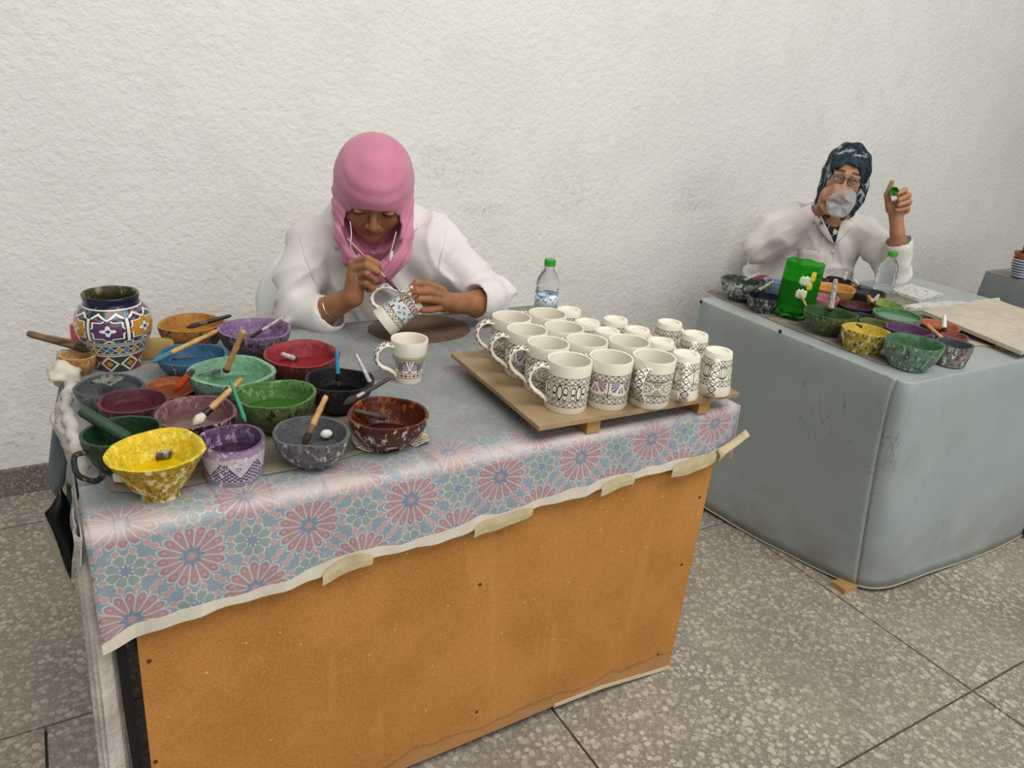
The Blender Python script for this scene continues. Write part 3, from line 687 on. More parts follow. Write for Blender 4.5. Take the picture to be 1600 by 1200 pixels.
b = MB(); b.lathe(pr, 56, mis=[0]*14+[1]*7); b.obj('vase_body', [m_vase(), splat('vase_inside', ['#4d4a32', '#3a3826', '#8a8a60'])], vase, angle=50)
# ================================================================== BRUSHES
def brush(label, a, c, za, zc, hr=.0042, hm='bamboo', tip=None, tipm='bristle_dark', ferr=None, name='paintbrush', tl=.022, taper=.8, cat='brush', group='paintbrushes', joints=0, tipr=1.15):
    """handle from pixel a (tip end, height za) to pixel c (butt end, height zc)"""
    A = pz(a[0], a[1], za); Cc = pz(c[0], c[1], zc); d = Cc-A; L = np.linalg.norm(d); d = d/L
    t = thing(name, label, cat, A, group=group); o = np.zeros(3)
    b = MB(); s0 = tl+.012; n = 12; pts = [d*(s0+(L-s0)*i/(n-1)) for i in range(n)]; rad = [hr*(1-(1-taper)*i/(n-1)) for i in range(n)]
    if joints:
        for i in range(2, n-1, 4): rad[i] *= 1.18
    rad[-1] *= .8; b.tube(pts, rad, 10); b.obj('handle', PM[hm], t)
    b = MB(); b.tube([d*tl, d*(tl+.004), d*(s0+.004)], [hr*1.05, hr*1.1, hr*1.02], 10); b.obj('ferrule', PM[ferr or hm], t)
    b = MB(); b.tube([d*0, d*tl*.25, d*tl*.6, d*(tl+.001)], [hr*.25, hr*.8*tipr, hr*1.05*tipr, hr], 10); b.obj('bristles', PM[tipm], t)
    return t
PM = dict(bamboo=plain('bamboo', '#cda268', .5, .25, 60, col2='#a97c45'), bristle_dark=plain('bristle_dark', '#3a2f2a', .8), black=plain('black_lacquer', '#121212', .35), white=plain('stained_white', '#cfc7c0', .5, .3, 120, col2='#8f7f92'),
          blue=plain('blue_lacquer', '#3c93c6', .3, .2, 90), teal=plain('teal_plastic', '#3f9c7c', .3), dgrey=plain('dark_stained_wood', '#4b423c', .6, .3, 80), green=plain('green_caked', '#2d4a2a', .6, .3, 60, bump=.5),
          tuft=plain('white_bristle', '#ded3bd', .8, .2, 150, bump=.6), redtip=plain('red_bristle', '#c2431c', .7), bluetip=plain('blue_bristle', '#3f7690', .7), steel=plain('brush_steel', '#9a9a9a', .3, metal=.9), oak=plain('weathered_stick', '#7d6347', .75, .35, 50),
          birch=plain('birch_stain', '#cfcabf', .6, .4, 130, col2='#6f6a62'), redwood=plain('dark_red_handle', '#5d2a2a', .4), clear=plain('clear_handle', '#d8dcdc', .15), pinktape=plain('pink_tape', '#c58f86', .6))
brush('black-handled brush resting across the orange bowl', (291, 512), (361, 493), T+.078, T+.094, .005, 'black', tipm='bristle_dark', ferr='oak', tl=.03)
brush('bamboo brush with blue bristles lying across the blue bowl', (237, 566), (339, 517), T+.060, T+.090, .0055, 'bamboo', tipm='bluetip', ferr='bluetip', joints=1, tl=.03)
brush('thin dark brush standing inside the blue bowl', (268, 562), (302, 558), T+.05, T+.062, .002, 'oak', tl=.012)
brush('bamboo brush leaning in the pale green bowl', (352, 582), (380, 518), T+.056, T+.155, .0062, 'bamboo', joints=1, tl=.012)
brush('lilac-stained brush leaning in the purple bowl', (389, 529), (446, 493), T+.04, T+.09, .004, 'white', ferr='bristle_dark', tl=.02)
brush('short stained brush half sunk in the red bowl', (465, 562), (440, 553), T+.035, T+.055, .006, 'white', tl=.01)
brush('bamboo brush with white tuft laid over the mauve bowl', (302, 664), (378, 592), T+.058, T+.115, .0058, 'bamboo', tipm='tuft', ferr='black', joints=1, tl=.025, tipr=1.6)
brush('thin teal brush between the mauve and leaf green bowls', (384, 660), (360, 594), T+.062, T+.135, .0035, 'teal', tl=.02, tipm='teal')
brush('bright blue brush standing in the black bowl', (529, 606), (526, 546), T+.045, T+.125, .0045, 'blue', ferr='black', tl=.015)
brush('stained white pen leaning in the black bowl', (582, 605), (556, 553), T+.06, T+.12, .0042, 'white', tl=.012)
brush('dark brush bridging the black and brown bowls', (536, 633), (611, 590), T+.062, T+.105, .0048, 'dgrey', ferr='steel', tl=.03, tipr=1.8)
brush('brush handle sunk in the brown glazed bowl', (606, 654), (548, 640), T+.04, T+.066, .005, 'dgrey', tl=.02)
brush('bamboo brush leaning in the grey bowl', (474, 696), (510, 618), T+.040, T+.115, .0056, 'bamboo', ferr='oak', joints=1, tl=.024)
brush('red-tipped brush leaning over the rust bowl', (272, 612), (302, 578), T+.045, T+.09, .0065, 'dgrey', tipm='redtip', ferr='redtip', tl=.03)
brush('thick green-caked stick resting in the green handled cup', (206, 690), (126, 640), T+.045, T+.098, .0105, 'green', tipm='green', tl=.02, taper=1.0)
brush('weathered brown brush sticking out left behind the vase', (140, 548), (44, 521), T+.05, T+.075, .007, 'oak', tl=.03, taper=1.1)
brush('thin brown stick beside the weathered brush behind the vase', (142, 540), (72, 525), T+.052, T+.085, .004, 'oak', tl=.02)
# small things in the bowls
def lump(name, label, cat, u, v, z, d, mat, seed=1, rough=.18, rz=0., rot=None):
    bm = bmesh.new(); bmesh.ops.create_icosphere(bm, subdivisions=3, radius=1); rs = np.random.default_rng(seed); ph = rs.uniform(0, 6, 8)
    for q in bm.verts:
        c = q.co; k = 1+rough*(.5*math.sin(3*c.x+ph[0])*math.sin(4*c.y+ph[1])+.4*math.sin(6*c.z+ph[2]+3*c.x)+.3*math.sin(9*c.y+5*c.z+ph[3])); q.co = Vector((c.x*k*d[0], c.y*k*d[1], c.z*k*d[2]))
    me = bpy.data.meshes.new(name); bm.to_mesh(me); bm.free()
    p = pz(u, v, z); return tag(link(name, me, mat, None, p, rz, True, 180, rot=rot), label, cat)
lump('pebble', 'white pebble floating in the grey paint', 'pebble', 510, 678, T+.045, (.011, .009, .008), plain('white_pebble', '#dedbd4', .5), 3, .06)
b = MB(); b.box((0, 0, 0), (.024, .007, .016), bev=.002); q = pz(256, 711, T+.050)
tag(b.obj('scraper_block', splat('scraper', ['#6b625e', '#4d4744', '#a8a29a']), loc=q, rot=(.35, .1, .2)), 'small grey scraper block lying in the yellow paint', 'scraper')
b = MB()
for k in range(4):
    a0 = k*1.6; P = [[(math.cos(a0)*.03*f-math.sin(a0)*.012*s_*math.sin(PI*f), math.sin(a0)*.03*f+math.cos(a0)*.012*s_*math.sin(PI*f), .006*f*(2-f)+.004*abs(s_)) for s_ in (-1, 0, 1)] for f in np.linspace(.02, 1, 8)]
    b.sheet(P)
tag(b.obj('dried_flakes', splat('flakes', ['#6d7468', '#8a8d72', '#4d5350']), loc=pz(170, 600, T+.050), solid=.001), 'curled dried paint flakes in the slate bowl', 'paint flake')
b = MB(); b.tube(cr([(-.055, 0, .002), (-.02, .003, .006), (.02, 0, .004)], 10), [.0022]*10, 8)
b.lathe([(.001, -.002), (.008, 0), (.010, .003), (.009, .003), (.001, .001)], 16); tag(b.obj('spoon', PM['steel'], loc=pz(338, 582, T+.052), rz=.35), 'small steel spoon lying in the pale green paint', 'spoon')
# saucer with sticks, left of the vase
BW['saucer'] = bowl('small orange bowl half hidden behind the vase', 122, 553, 27, 577, T, '#b06a2a', splat('o_sauc', ['#c08040', '#a8692e', '#d6a868']), splat('i_sauc', ['#c98a48', '#d8b078']), fill=.4, H=.045, group=GA)
b = MB(); b.tube([(0, 0, 0), (0, 0, .035), (0, 0, .06)], [.012, .013, .011], 12); tag(b.obj('pink_bottle', plain('pink_plastic', '#d8566e', .35), loc=pz(123, 545, T)), 'small pink bottle hidden behind the vase', 'bottle')
lump('white_bag', 'crumpled white cloth bundle at the back left table corner', 'cloth', 101, 584, T+.015, (.032, .035, .024), plain('white_cloth', '#d5cfbe', .8, .15, 40), 5, .3)
b = MB(); b.box((0, 0, .024), (.085, .022, .048), bev=.006); tag(b.obj('kraft_box', plain('kraft_board', '#b8945c', .7, .2, 30), loc=pz(243, 560, T), rz=-.15), 'tan cardboard box standing between the vase and blue bowl', 'box')
# ================================================================== PAPERS
def paper(name, label, pix, z, mat, cat='paper', bump=.002, thick=.0012, curl=None):
    pts = [pz(u, v, z) for u, v in pix]; bm = bmesh.new(); vs = [bm.verts.new(tuple(p)) for p in pts]; bm.faces.new(vs)
    bmesh.ops.triangulate(bm, faces=bm.faces[:]); bmesh.ops.subdivide_edges(bm, edges=bm.edges[:], cuts=5, use_grid_fill=True)
    for v_ in bm.verts: v_.co.z += bump*(.5+.5*math.sin(v_.co.x*45+1)*math.sin(v_.co.y*60))
    bmesh.ops.recalc_face_normals(bm, faces=bm.faces[:]); me = bpy.data.meshes.new(name); bm.to_mesh(me); bm.free()
    return tag(link(name, me, mat, solid=thick), label, cat)
g = G('stained_card'); n = g.noise(14, 5, .65, g.geo()); col = g.mix(n.ramp(.35, .65), '#8d8370', '#6f6a5c'); col = g.mix(g.noise(30, 4, .6, g.geo()).ramp(.58, .66), col, '#5b6a52'); col = g.mix(g.noise(22, 4, .6, g.geo()).ramp(.62, .7), col, '#a58f5e'); mcard = g.out(col, .75)
paper('cardboard_sheet', 'paint-stained cardboard sheet under the front paint bowls', [(172, 768), (240, 772), (330, 752), (420, 742), (520, 722), (590, 700), (600, 660), (480, 560), (250, 590), (170, 640), (150, 720)], T+.002, mcard, 'cardboard', .0015)
mpap = plain('cream_paper', '#d6cdb6', .8, .12, 30)
P = []
for i in range(14):
    f = i/13; c_ = pz(178+f*104, 757+f*16-math.sin(f*PI)*4, T+.002); P.append([c_+np.array([0, .030*(1-f*.75), .003]), c_+np.array([0, .012*(1-f), .014*(1-f)]), c_+np.array([0, -.004, .007*(1-f)])])
b = MB(); b.sheet(P); tag(b.obj('curled_paper', mpap, solid=.0008), 'cream paper corner curling up in front of the yellow bowl', 'paper')
g = G('newsprint'); p = g.geo(); x, y, z = g.sep(p); ln = ((y*1.0+x*.25)*180.0).fr() < .45; wd_ = g.noise(260, 2, .6, p) > .45
mnews = g.out(g.mix(ln & wd_, g.mix(g.noise(20, 3, .6, p), '#d3cab4', '#c0b59c'), '#5d574d'), .8)
P = []
for i in range(24):
    f = i/23; c_ = pz(556+f*116, 703-f*14+5*math.sin(f*9), T+.004); P.append([c_+np.array([.01, .055-.01*f, .002]), c_+np.array([0, .02, .010+.006*math.sin(i*.9)]), c_+np.array([0, -.002, .002+.004*math.sin(i*.9+1)]), c_+np.array([.002, .010, -.001])])
b = MB(); b.sheet(P); tag(b.obj('newspaper', mnews, solid=.0008), 'crumpled strip of newspaper under the brown glazed bowl', 'newspaper')
b = MB(); q = [pz(576+math.cos(a)*0+0, 0+500, T) for a in (0,)]
def ellipse_pix(cu, cv, ru, rv, n=36, j=0.): return [(cu+ru*math.cos(2*PI*i/n)*(1+j*math.sin(i*2.7)), cv+rv*math.sin(2*PI*i/n)*(1+j*math.sin(i*1.9))) for i in range(n)]
g = G('brown_leather'); p = g.geo(); mlea = g.out(g.mix(g.noise(16, 5, .65, p).ramp(.35, .7), '#6d5446', '#53402f'), .6)
paper('work_mat', 'round brown stained work mat in front of the pink-scarved person', ellipse_pix(655, 514, 80, 22, 36, .02), T+.002, mlea, 'mat', .0006, .002)
# ================================================================== TRAY AND MUGS
ZT = T+.043                                     # tray upper face
A_, B_, C_ = pz(705, 552, ZT), pz(842.5, 667, ZT), pz(1156, 614, ZT); D_ = A_+(C_-B_)
g = G('tray_plywood'); p = g.geo(); n = g.noise(5, 5, .65, p); col = g.mix(n.ramp(.35, .68), '#a98f6d', '#927a5b'); col = g.mix(g.noise(40, 4, .6, g.scale(p, (1, .25, 1))).ramp(.5, .7)*.5, col, '#7a6247'); col = g.mix((g.vor(40, p) < .05)*.6, col, '#d2c4aa'); mtray = g.out(col, .65)
tray = thing('mug_tray', 'plywood board on battens carrying rows of mugs', 'tray', (A_+C_)/2*np.array([1, 1, 0])+np.array([0, 0, T]))
tloc = -np.array(tray.location)
b = MB(); b.prism([p-np.array([0, 0, .009]) for p in (A_, B_, C_, D_)], (0, 0, .009)); b.obj('board', mtray, tray, tloc, smooth=False)
ex, ey = (C_-B_)/np.linalg.norm(C_-B_), (A_-B_)/np.linalg.norm(A_-B_); LX, LY = np.linalg.norm(C_-B_), np.linalg.norm(A_-B_)
for f in (.235, .80):
    q = B_+ex*LX*f; pts = [q+ey*.012, q+ex*.032+ey*.012, q+ex*.032+ey*(LY-.02), q+ey*(LY-.02)]
    b = MB(); b.prism([np.array([s_[0], s_[1], T+.0015]) for s_ in pts], (0, 0, ZT-T-.0115)); b.obj('batten', plain('batten_pine', '#b98f58', .65, .2, 40), tray, tloc, smooth=False)
CREAM = '#e9e3d4'; INK = '#26262c'
def band(g, a, zz, z0, z1, n, w=.075):
    """lattice of crosses and bars between two lines; a is turns, zz is 0..1 height"""
    t = (zz-z0)/(z1-z0); s = (a*n).fr(); inb = t.rng(0, 1)
    x1 = ((s-t).abs() < w) | ((s+t-1.0).abs() < w); bar = (((a*n*.5).fr()-.5).abs() < w*.35)
    m = (x1 | bar) & inb
    lw = .010
    for z_ in (z0, z1, z0-.022 if z0 > .4 else z1+.022): m = m | zz.near(z_, lw*.55)
    return m
def mug_mat(name, kind, h, flip=False):
    g = G(name); x, y, z = g.sep(g.tc()); zz = z/h; a = g.m('ARCTAN2', y, x)/(2*PI)+.5
    col = g.mix(g.noise(30, 3), CREAM, '#e2dbc9')
    ink = band(g, a, zz, .15, .27, 22) | band(g, a, zz, .63, .75, 22)
    t = (zz-.29)/.32; inm = t.rng(0, 1)
    if kind == 'scroll':
        s = (a*7.0).fr()-.5
        m = g.ell(s, t, 0., .5, .13, .46, .020) | g.ell(s.abs(), t, .30, .62, .13, .26, .020) | g.ell(s.abs(), t, .29, .24, .12, .2, .018) | (s.abs() > .485) | g.disc(s.abs(), t, .2, .82, .03, .05) | g.disc(s.abs(), t, .2, .1, .03, .05)
        m = m | ((t-.42).abs() < .02) & (s.abs() > .16) & (s.abs() < .42)
        ink = ink | (m & inm)
    elif kind == 'fan':
        s = (a*5.0).fr()-.5; r = g.L(s*1.15, t-1.0); an = g.m('ARCTAN2', s*1.15, 1.0-t)
        col = g.mix((r < .72) & (((an*(9/PI)).fr()-.5).abs() < .36) & (r > .12) & inm & (s.abs() < .40), col, '#8a6a8c')
        col = g.mix(((an.abs()-.28).abs()*r < .05) & (r < .85) & inm, col, CREAM)
        m = ((r-.93).abs() < .02) & (s.abs() < .46) | (s.abs() > .485) | g.disc(s, t, 0., .96, .05, .07) | ((s.abs()*1.6+t*1.0-.86).abs() < .03) & (s.abs() > .36) | ((r-1.02).abs() < .014)
        ink = ink | (m & inm)
    elif kind == 'star':
        s = (a*5.0).fr()-.5; q = t-.5; d1 = s.abs().max(q.abs()); d2 = (s.abs()+q.abs())*.72; st = d1.min(d2)
        m = st.near(.20, .016) | st.near(.27, .014) | st.near(.40, .016) | st.near(.465, .014) | g.ring(s, q, 0., 0., .10, .016) | g.ring(s.abs(), q.abs(), .42, .36, .10, .014)
        ink = ink | (m & inm)
    elif kind == 'onion':
        s = (a*6.0).fr()-.5; q = (t-.42)*1.0
        m = g.ell(s, q, 0., 0., .40, .44, .02) | g.ell(s, q, 0., 0., .26, .44, .018) | g.ell(s, q, 0., 0., .11, .44, .016) | ((s.abs()-.5+.22*(t-.75).max(0.)).abs() < .02)
        ink = ink | (m & inm)
    elif kind == 'diag':
        s = (a*5.0).fr()-.5; m = ((s-t+.5).abs() < .022) | ((s+t-.5).abs() < .022) | (((s-t+.5).abs() < .1) & (((t*6.0).fr()-.5).abs() < .1)) | (s.abs() > .48)
        ink = ink | (m & inm)
    elif kind == 'held':      # flower cartouche in blue and dark red
        s = (a*5.0+.3).fr()-.5; q = t-.5; d1 = s.abs().max(q.abs()); d2 = (s.abs()+q.abs())*.70; st = d1.min(d2)
        c = g.mix(st > .46, CREAM, '#8a4a46'); c = g.mix((st > .46) & (((a*12.0).fr()) > .55), c, '#8a9c82'); c = g.mix(st.near(.455, .014), c, INK); c = g.mix(st < .37, c, '#cfd8d0')
        rr = g.L(s, q); an = g.m('ARCTAN2', q, s); c = g.mix(rr < .25+.09*(an*4.0).cos(), c, INK); c = g.mix(rr < .23+.09*(an*4.0).cos(), c, '#6c93b8'); c = g.mix(rr < .14+.06*(an*4.0+1.57).cos(), c, '#e8e2d6'); c = g.mix(rr < .06, c, '#d39a52')
        col = g.mix(inm, col, c)
        col = g.mix((zz.rng(.15, .27)) & (((a*22.0).fr()) < .3), col, '#a34a48')
    elif kind == 'palm':      # purple palmette under green arches
        s = (a*5.0).fr()-.5; r = g.L(s, t-.12); an = g.m('ARCTAN2', s, t-.12)
        c = g.mix((s.abs()*1.1)+(t-.55).max(0.)*1.2 > .46, CREAM, '#9aa06a')
        c = g.mix((r < .74) & (r > .1) & (((an*(11/PI)).fr()-.5).abs() < .34) & (an.abs() < 1.5), c, '#7d5d85'); c = g.mix(((an.abs()-.2).abs()*r < .035) & (r < .8), c, CREAM)
        c = g.mix(((s.abs()*1.1)+(t-.55).max(0.)*1.2).near(.46, .022), c, INK); c = g.mix(g.disc(s, t, 0., .08, .06, .08), c, '#a33a40')
        col = g.mix(inm, col, c)
        k = ((a*22.0).floor()*2.1).sin(); cb = g.mix(k > .2, '#c99a3a', '#7a3a6a'); cb = g.mix(k < -.4, cb, '#8a3038'); bs = (a*22.0).fr()-.5
        col = g.mix(zz.rng(.16, .26) & ((bs.abs()*2.0+((zz-.21)/.05).abs()) < .85), col, cb)
        ink = zz.near(.15, .007) | zz.near(.27, .007) | zz.near(.62, .007) | zz.near(.655, .006)
    col = g.mix(ink, col, INK)
    return g.out(col, .55, spec=.35)
OUT = 1
def handle_mat():
    g = G('handle_ink'); uv = g.tc('UV'); u, v, _ = g.sep(uv); s = (u*9.0).fr()-.5; q = (v-.5)*2.2
    m = ((s.abs()*2.0-q.abs()).abs() < .16) & (q.abs() < .95) | (((s.abs()-.5).abs() < .05) & (q.abs() < .8))
    return g.out(g.mix(m & (u < .93), CREAM, INK), .55, spec=.35)
mhan = handle_mat(); mglz = plain('cream_bisque', CREAM, .55, .05, 20)
def mug_meshes(key, rb, rt, h, mat):
    w = .0042
    pr = [(.001, .004), (rb*.62, .004), (rb*.72, .0), (rb*.95, 0), (rb, .003), (rb+(rt-rb)*.3, h*.3), (rb+(rt-rb)*.7, h*.7), (rt, h*.97), (rt-.001, h), (rt-w, h-.001), (rb+(rt-rb)*.6-w, h*.6), (rb-w, .02), (rb*.6, .008), (.001, .007)]
    b = MB(); b.lathe(pr, 48, mis=[0]*7+[1]*7); me = b.mesh('mug_body'); me.materials.append(mat); me.materials.append(mglz)
    # flat strap handle on +x side
    zt, zb = h*.84, h*.13; rt_, rb_ = rb+(rt-rb)*.8-.003, rb+(rt-rb)*.16-.003
    path = cr([(rt_, 0, zt), (rt_+.018, 0, zt+.006), (rt_+.036, 0, zt-.004), (rt_+.041, 0, zt-.024), (rt_+.031, 0, h*.42), (rb_+.013, 0, zb+.014), (rb_, 0, zb)], 26)
    P = []; UV = []; k = 10
    for i, q in enumerate(path):
        tn = path[min(i+1, 25)]-path[max(i-1, 0)]; tn = tn/np.linalg.norm(tn); nn = np.cross(tn, [0, 1, 0]); row = []; ru = []
        for j in range(k+1):
            th = 2*PI*j/k+PI; c_, s_ = math.cos(th), math.sin(th); row.append(q+np.array([0, 1, 0])*.0095*np.sign(s_)*abs(s_)**.7*(1.15-.35*i/25)+nn*.0048*c_)
            ru.append((i/25, .5+.5*s_ if c_*OUT > -.15 else 3.0))
        P.append(row); UV.append(ru)
    b = MB(); b.sheet(P, 0, UV); mh = b.mesh('handle'); mh.materials.append(mhan)
    return me, mh, h
MUG = {}
for k in ('scroll', 'fan', 'star'): MUG['tall_'+k] = mug_meshes('tall_'+k, .0430, .0458, .104, mug_mat('mug_tall_'+k, k, .104))
for k in ('diag', 'onion', 'star'): MUG['cone_'+k] = mug_meshes('cone_'+k, .0300, .0400, .096, mug_mat('mug_cone_'+k, k, .096))
MUG['palm'] = mug_meshes('palm', .0305, .0420, .100, mug_mat('mug_palm', 'palm', .100))
MUG['held'] = mug_meshes('held', .0320, .0420, .108, mug_mat('mug_held', 'held', .108))
def mug(label, key, loc, rz=0., flip=False, group='mugs on the tray', mat=None):
    me, mh, h = MUG[key]
    t = thing('mug', label, 'mug', loc, group=group, rot=(PI, 0, rz) if flip else (0, 0, rz))
    if flip: t.location.z += h
    if mat is not None: t.matrix_world = mat
    link('mug_body', me, None, t); link('handle', mh, None, t)
    return t
HL = math.radians(170)                           # most handles point to the viewer's left
up = [('far left corner of the tray, handle outward', 800, 494, 'tall_star', HL), ('left edge of the tray, second from the far corner', 824, 514, 'tall_fan', HL), ('left edge of the tray, second from the near corner', 857, 535, 'tall_star', HL-.1),
      ('near left corner of the tray', 891, 561, 'tall_scroll', HL-.1), ('far row just in front of the bottle', 856, 489, 'tall_scroll', math.radians(126)), ('second column, second from the bottle', 882, 510, 'tall_scroll', math.radians(130)), ('second column, behind the purple fan mug', 918, 531, 'tall_star', math.radians(130)),
      ('front row second from the left corner, purple fans', 956, 557, 'tall_fan', math.radians(125)), ('middle of the tray, behind the front star mug', 984, 532, 'tall_scroll', math.radians(125)), ('front row middle, handle turned to the viewer', 1023, 556, 'tall_star', math.radians(212))]
for txt, u, v, k, rz in up:
    q = pz(u, v, ZT+.104); mug('upright cream mug with ink pattern, '+txt, k, (q[0], q[1], ZT), rz)
dn = [('beside the bottle at the far edge', 889, 483, 'cone_star', math.radians(130)), ('far edge, second from the bottle', 918, 502, 'cone_diag', math.radians(45)), ('far edge middle, third from the bottle', 962, 498, 'cone_onion', math.radians(40)), ('centre of the tray, smallest visible cap', 949, 516, 'cone_diag', math.radians(315)),
      ('behind the middle of the tray', 996, 514, 'cone_star', math.radians(335)), ('right of the upright middle mug', 1033, 532, 'cone_onion', math.radians(335)), ('far right corner of the tray', 1047, 503, 'cone_diag', math.radians(-52)), ('right edge of the tray, middle', 1087, 521, 'cone_star', math.radians(225)),
      ('front row with diagonal lines, handle to the viewer', 1073, 552, 'cone_diag', math.radians(232)), ('near right corner with onion shapes', 1124, 547, 'cone_onion', math.radians(222))]
for txt, u, v, k, rz in dn:
    q = pz(u, v, ZT+.096); mug('upside-down tapered cream mug, '+txt, k, (q[0], q[1], ZT), rz, True)
q = pz(640, 529, T+.1); mug('finished mug with purple palmettes standing alone on the cloth', 'palm', (q[0], q[1], T+.001), math.radians(178), group='painted mugs')
# ================================================================== WATER BOTTLES
def m_clear(name, col, rough=.08, ior=1.2):
    g = G(name); g.bump(g.noise(60, 2), .1, .002); return g.out(col, rough, trans=.96, ior=ior, spec=.5)
mclear = m_clear('clear_plastic', '#eef3f4'); mcap = plain('green_cap', '#3aa02a', .35, .15)
g = G('bottle_label'); x, y, z = g.sep(g.tc()); a = g.m('ARCTAN2', y, x); wv = (z-.072-.006*(a*3.0).sin()).abs() < .005
col = g.mix(wv, '#e8eef2', '#6fa6c8'); scr = ((z-.058-.006*(a*9.0).sin()-.003*(a*21.0).sin()).abs() < .0016); col = g.mix(scr & (a < 3), col, '#2c3760'); mlab = g.out(col, .4)
def bottle(label, u, v, zt, R, H, lab=True, cap=True):
    p = pz(u, v, zt); t = thing('water_bottle', label, 'bottle', p); s = H/.2
    pr = [(.001, .004), (R*.7, .002), (R*.92, 0), (R, .008*s), (R, .03*s), (R*.95, .034*s), (R, .038*s), (R, .09*s), (R*.94, .096*s), (R, .102*s), (R*.98, .118*s), (R*.88, .135*s), (R*.62, .155*s), (R*.42, .168*s), (R*.40, .178*s), (R*.40, .19*s)]
    b = MB(); b.lathe(pr, 32); b.obj('bottle_body', mclear, t)
    if lab: b = MB(); b.lathe([(R*1.012, .042*s), (R*1.012, .088*s)], 32, close=True); b.obj('label', mlab, t, solid=.0004)
    b = MB(); b.lathe([(R*.45, .178*s), (R*.48, .179*s), (R*.48, .198*s), (R*.45, .2*s), (.001, .2*s)], 28, wob=lambda th, i, r, z: (.0004*math.sin(th*28) if i in (1, 2) else 0, 0)); b.obj('cap', mcap, t, angle=30)
    return t
bottle('clear water bottle with green cap and blue label behind the mugs', 851, 494, T, 18.5*mpp(pz(852, 470, T+.06)), .172)
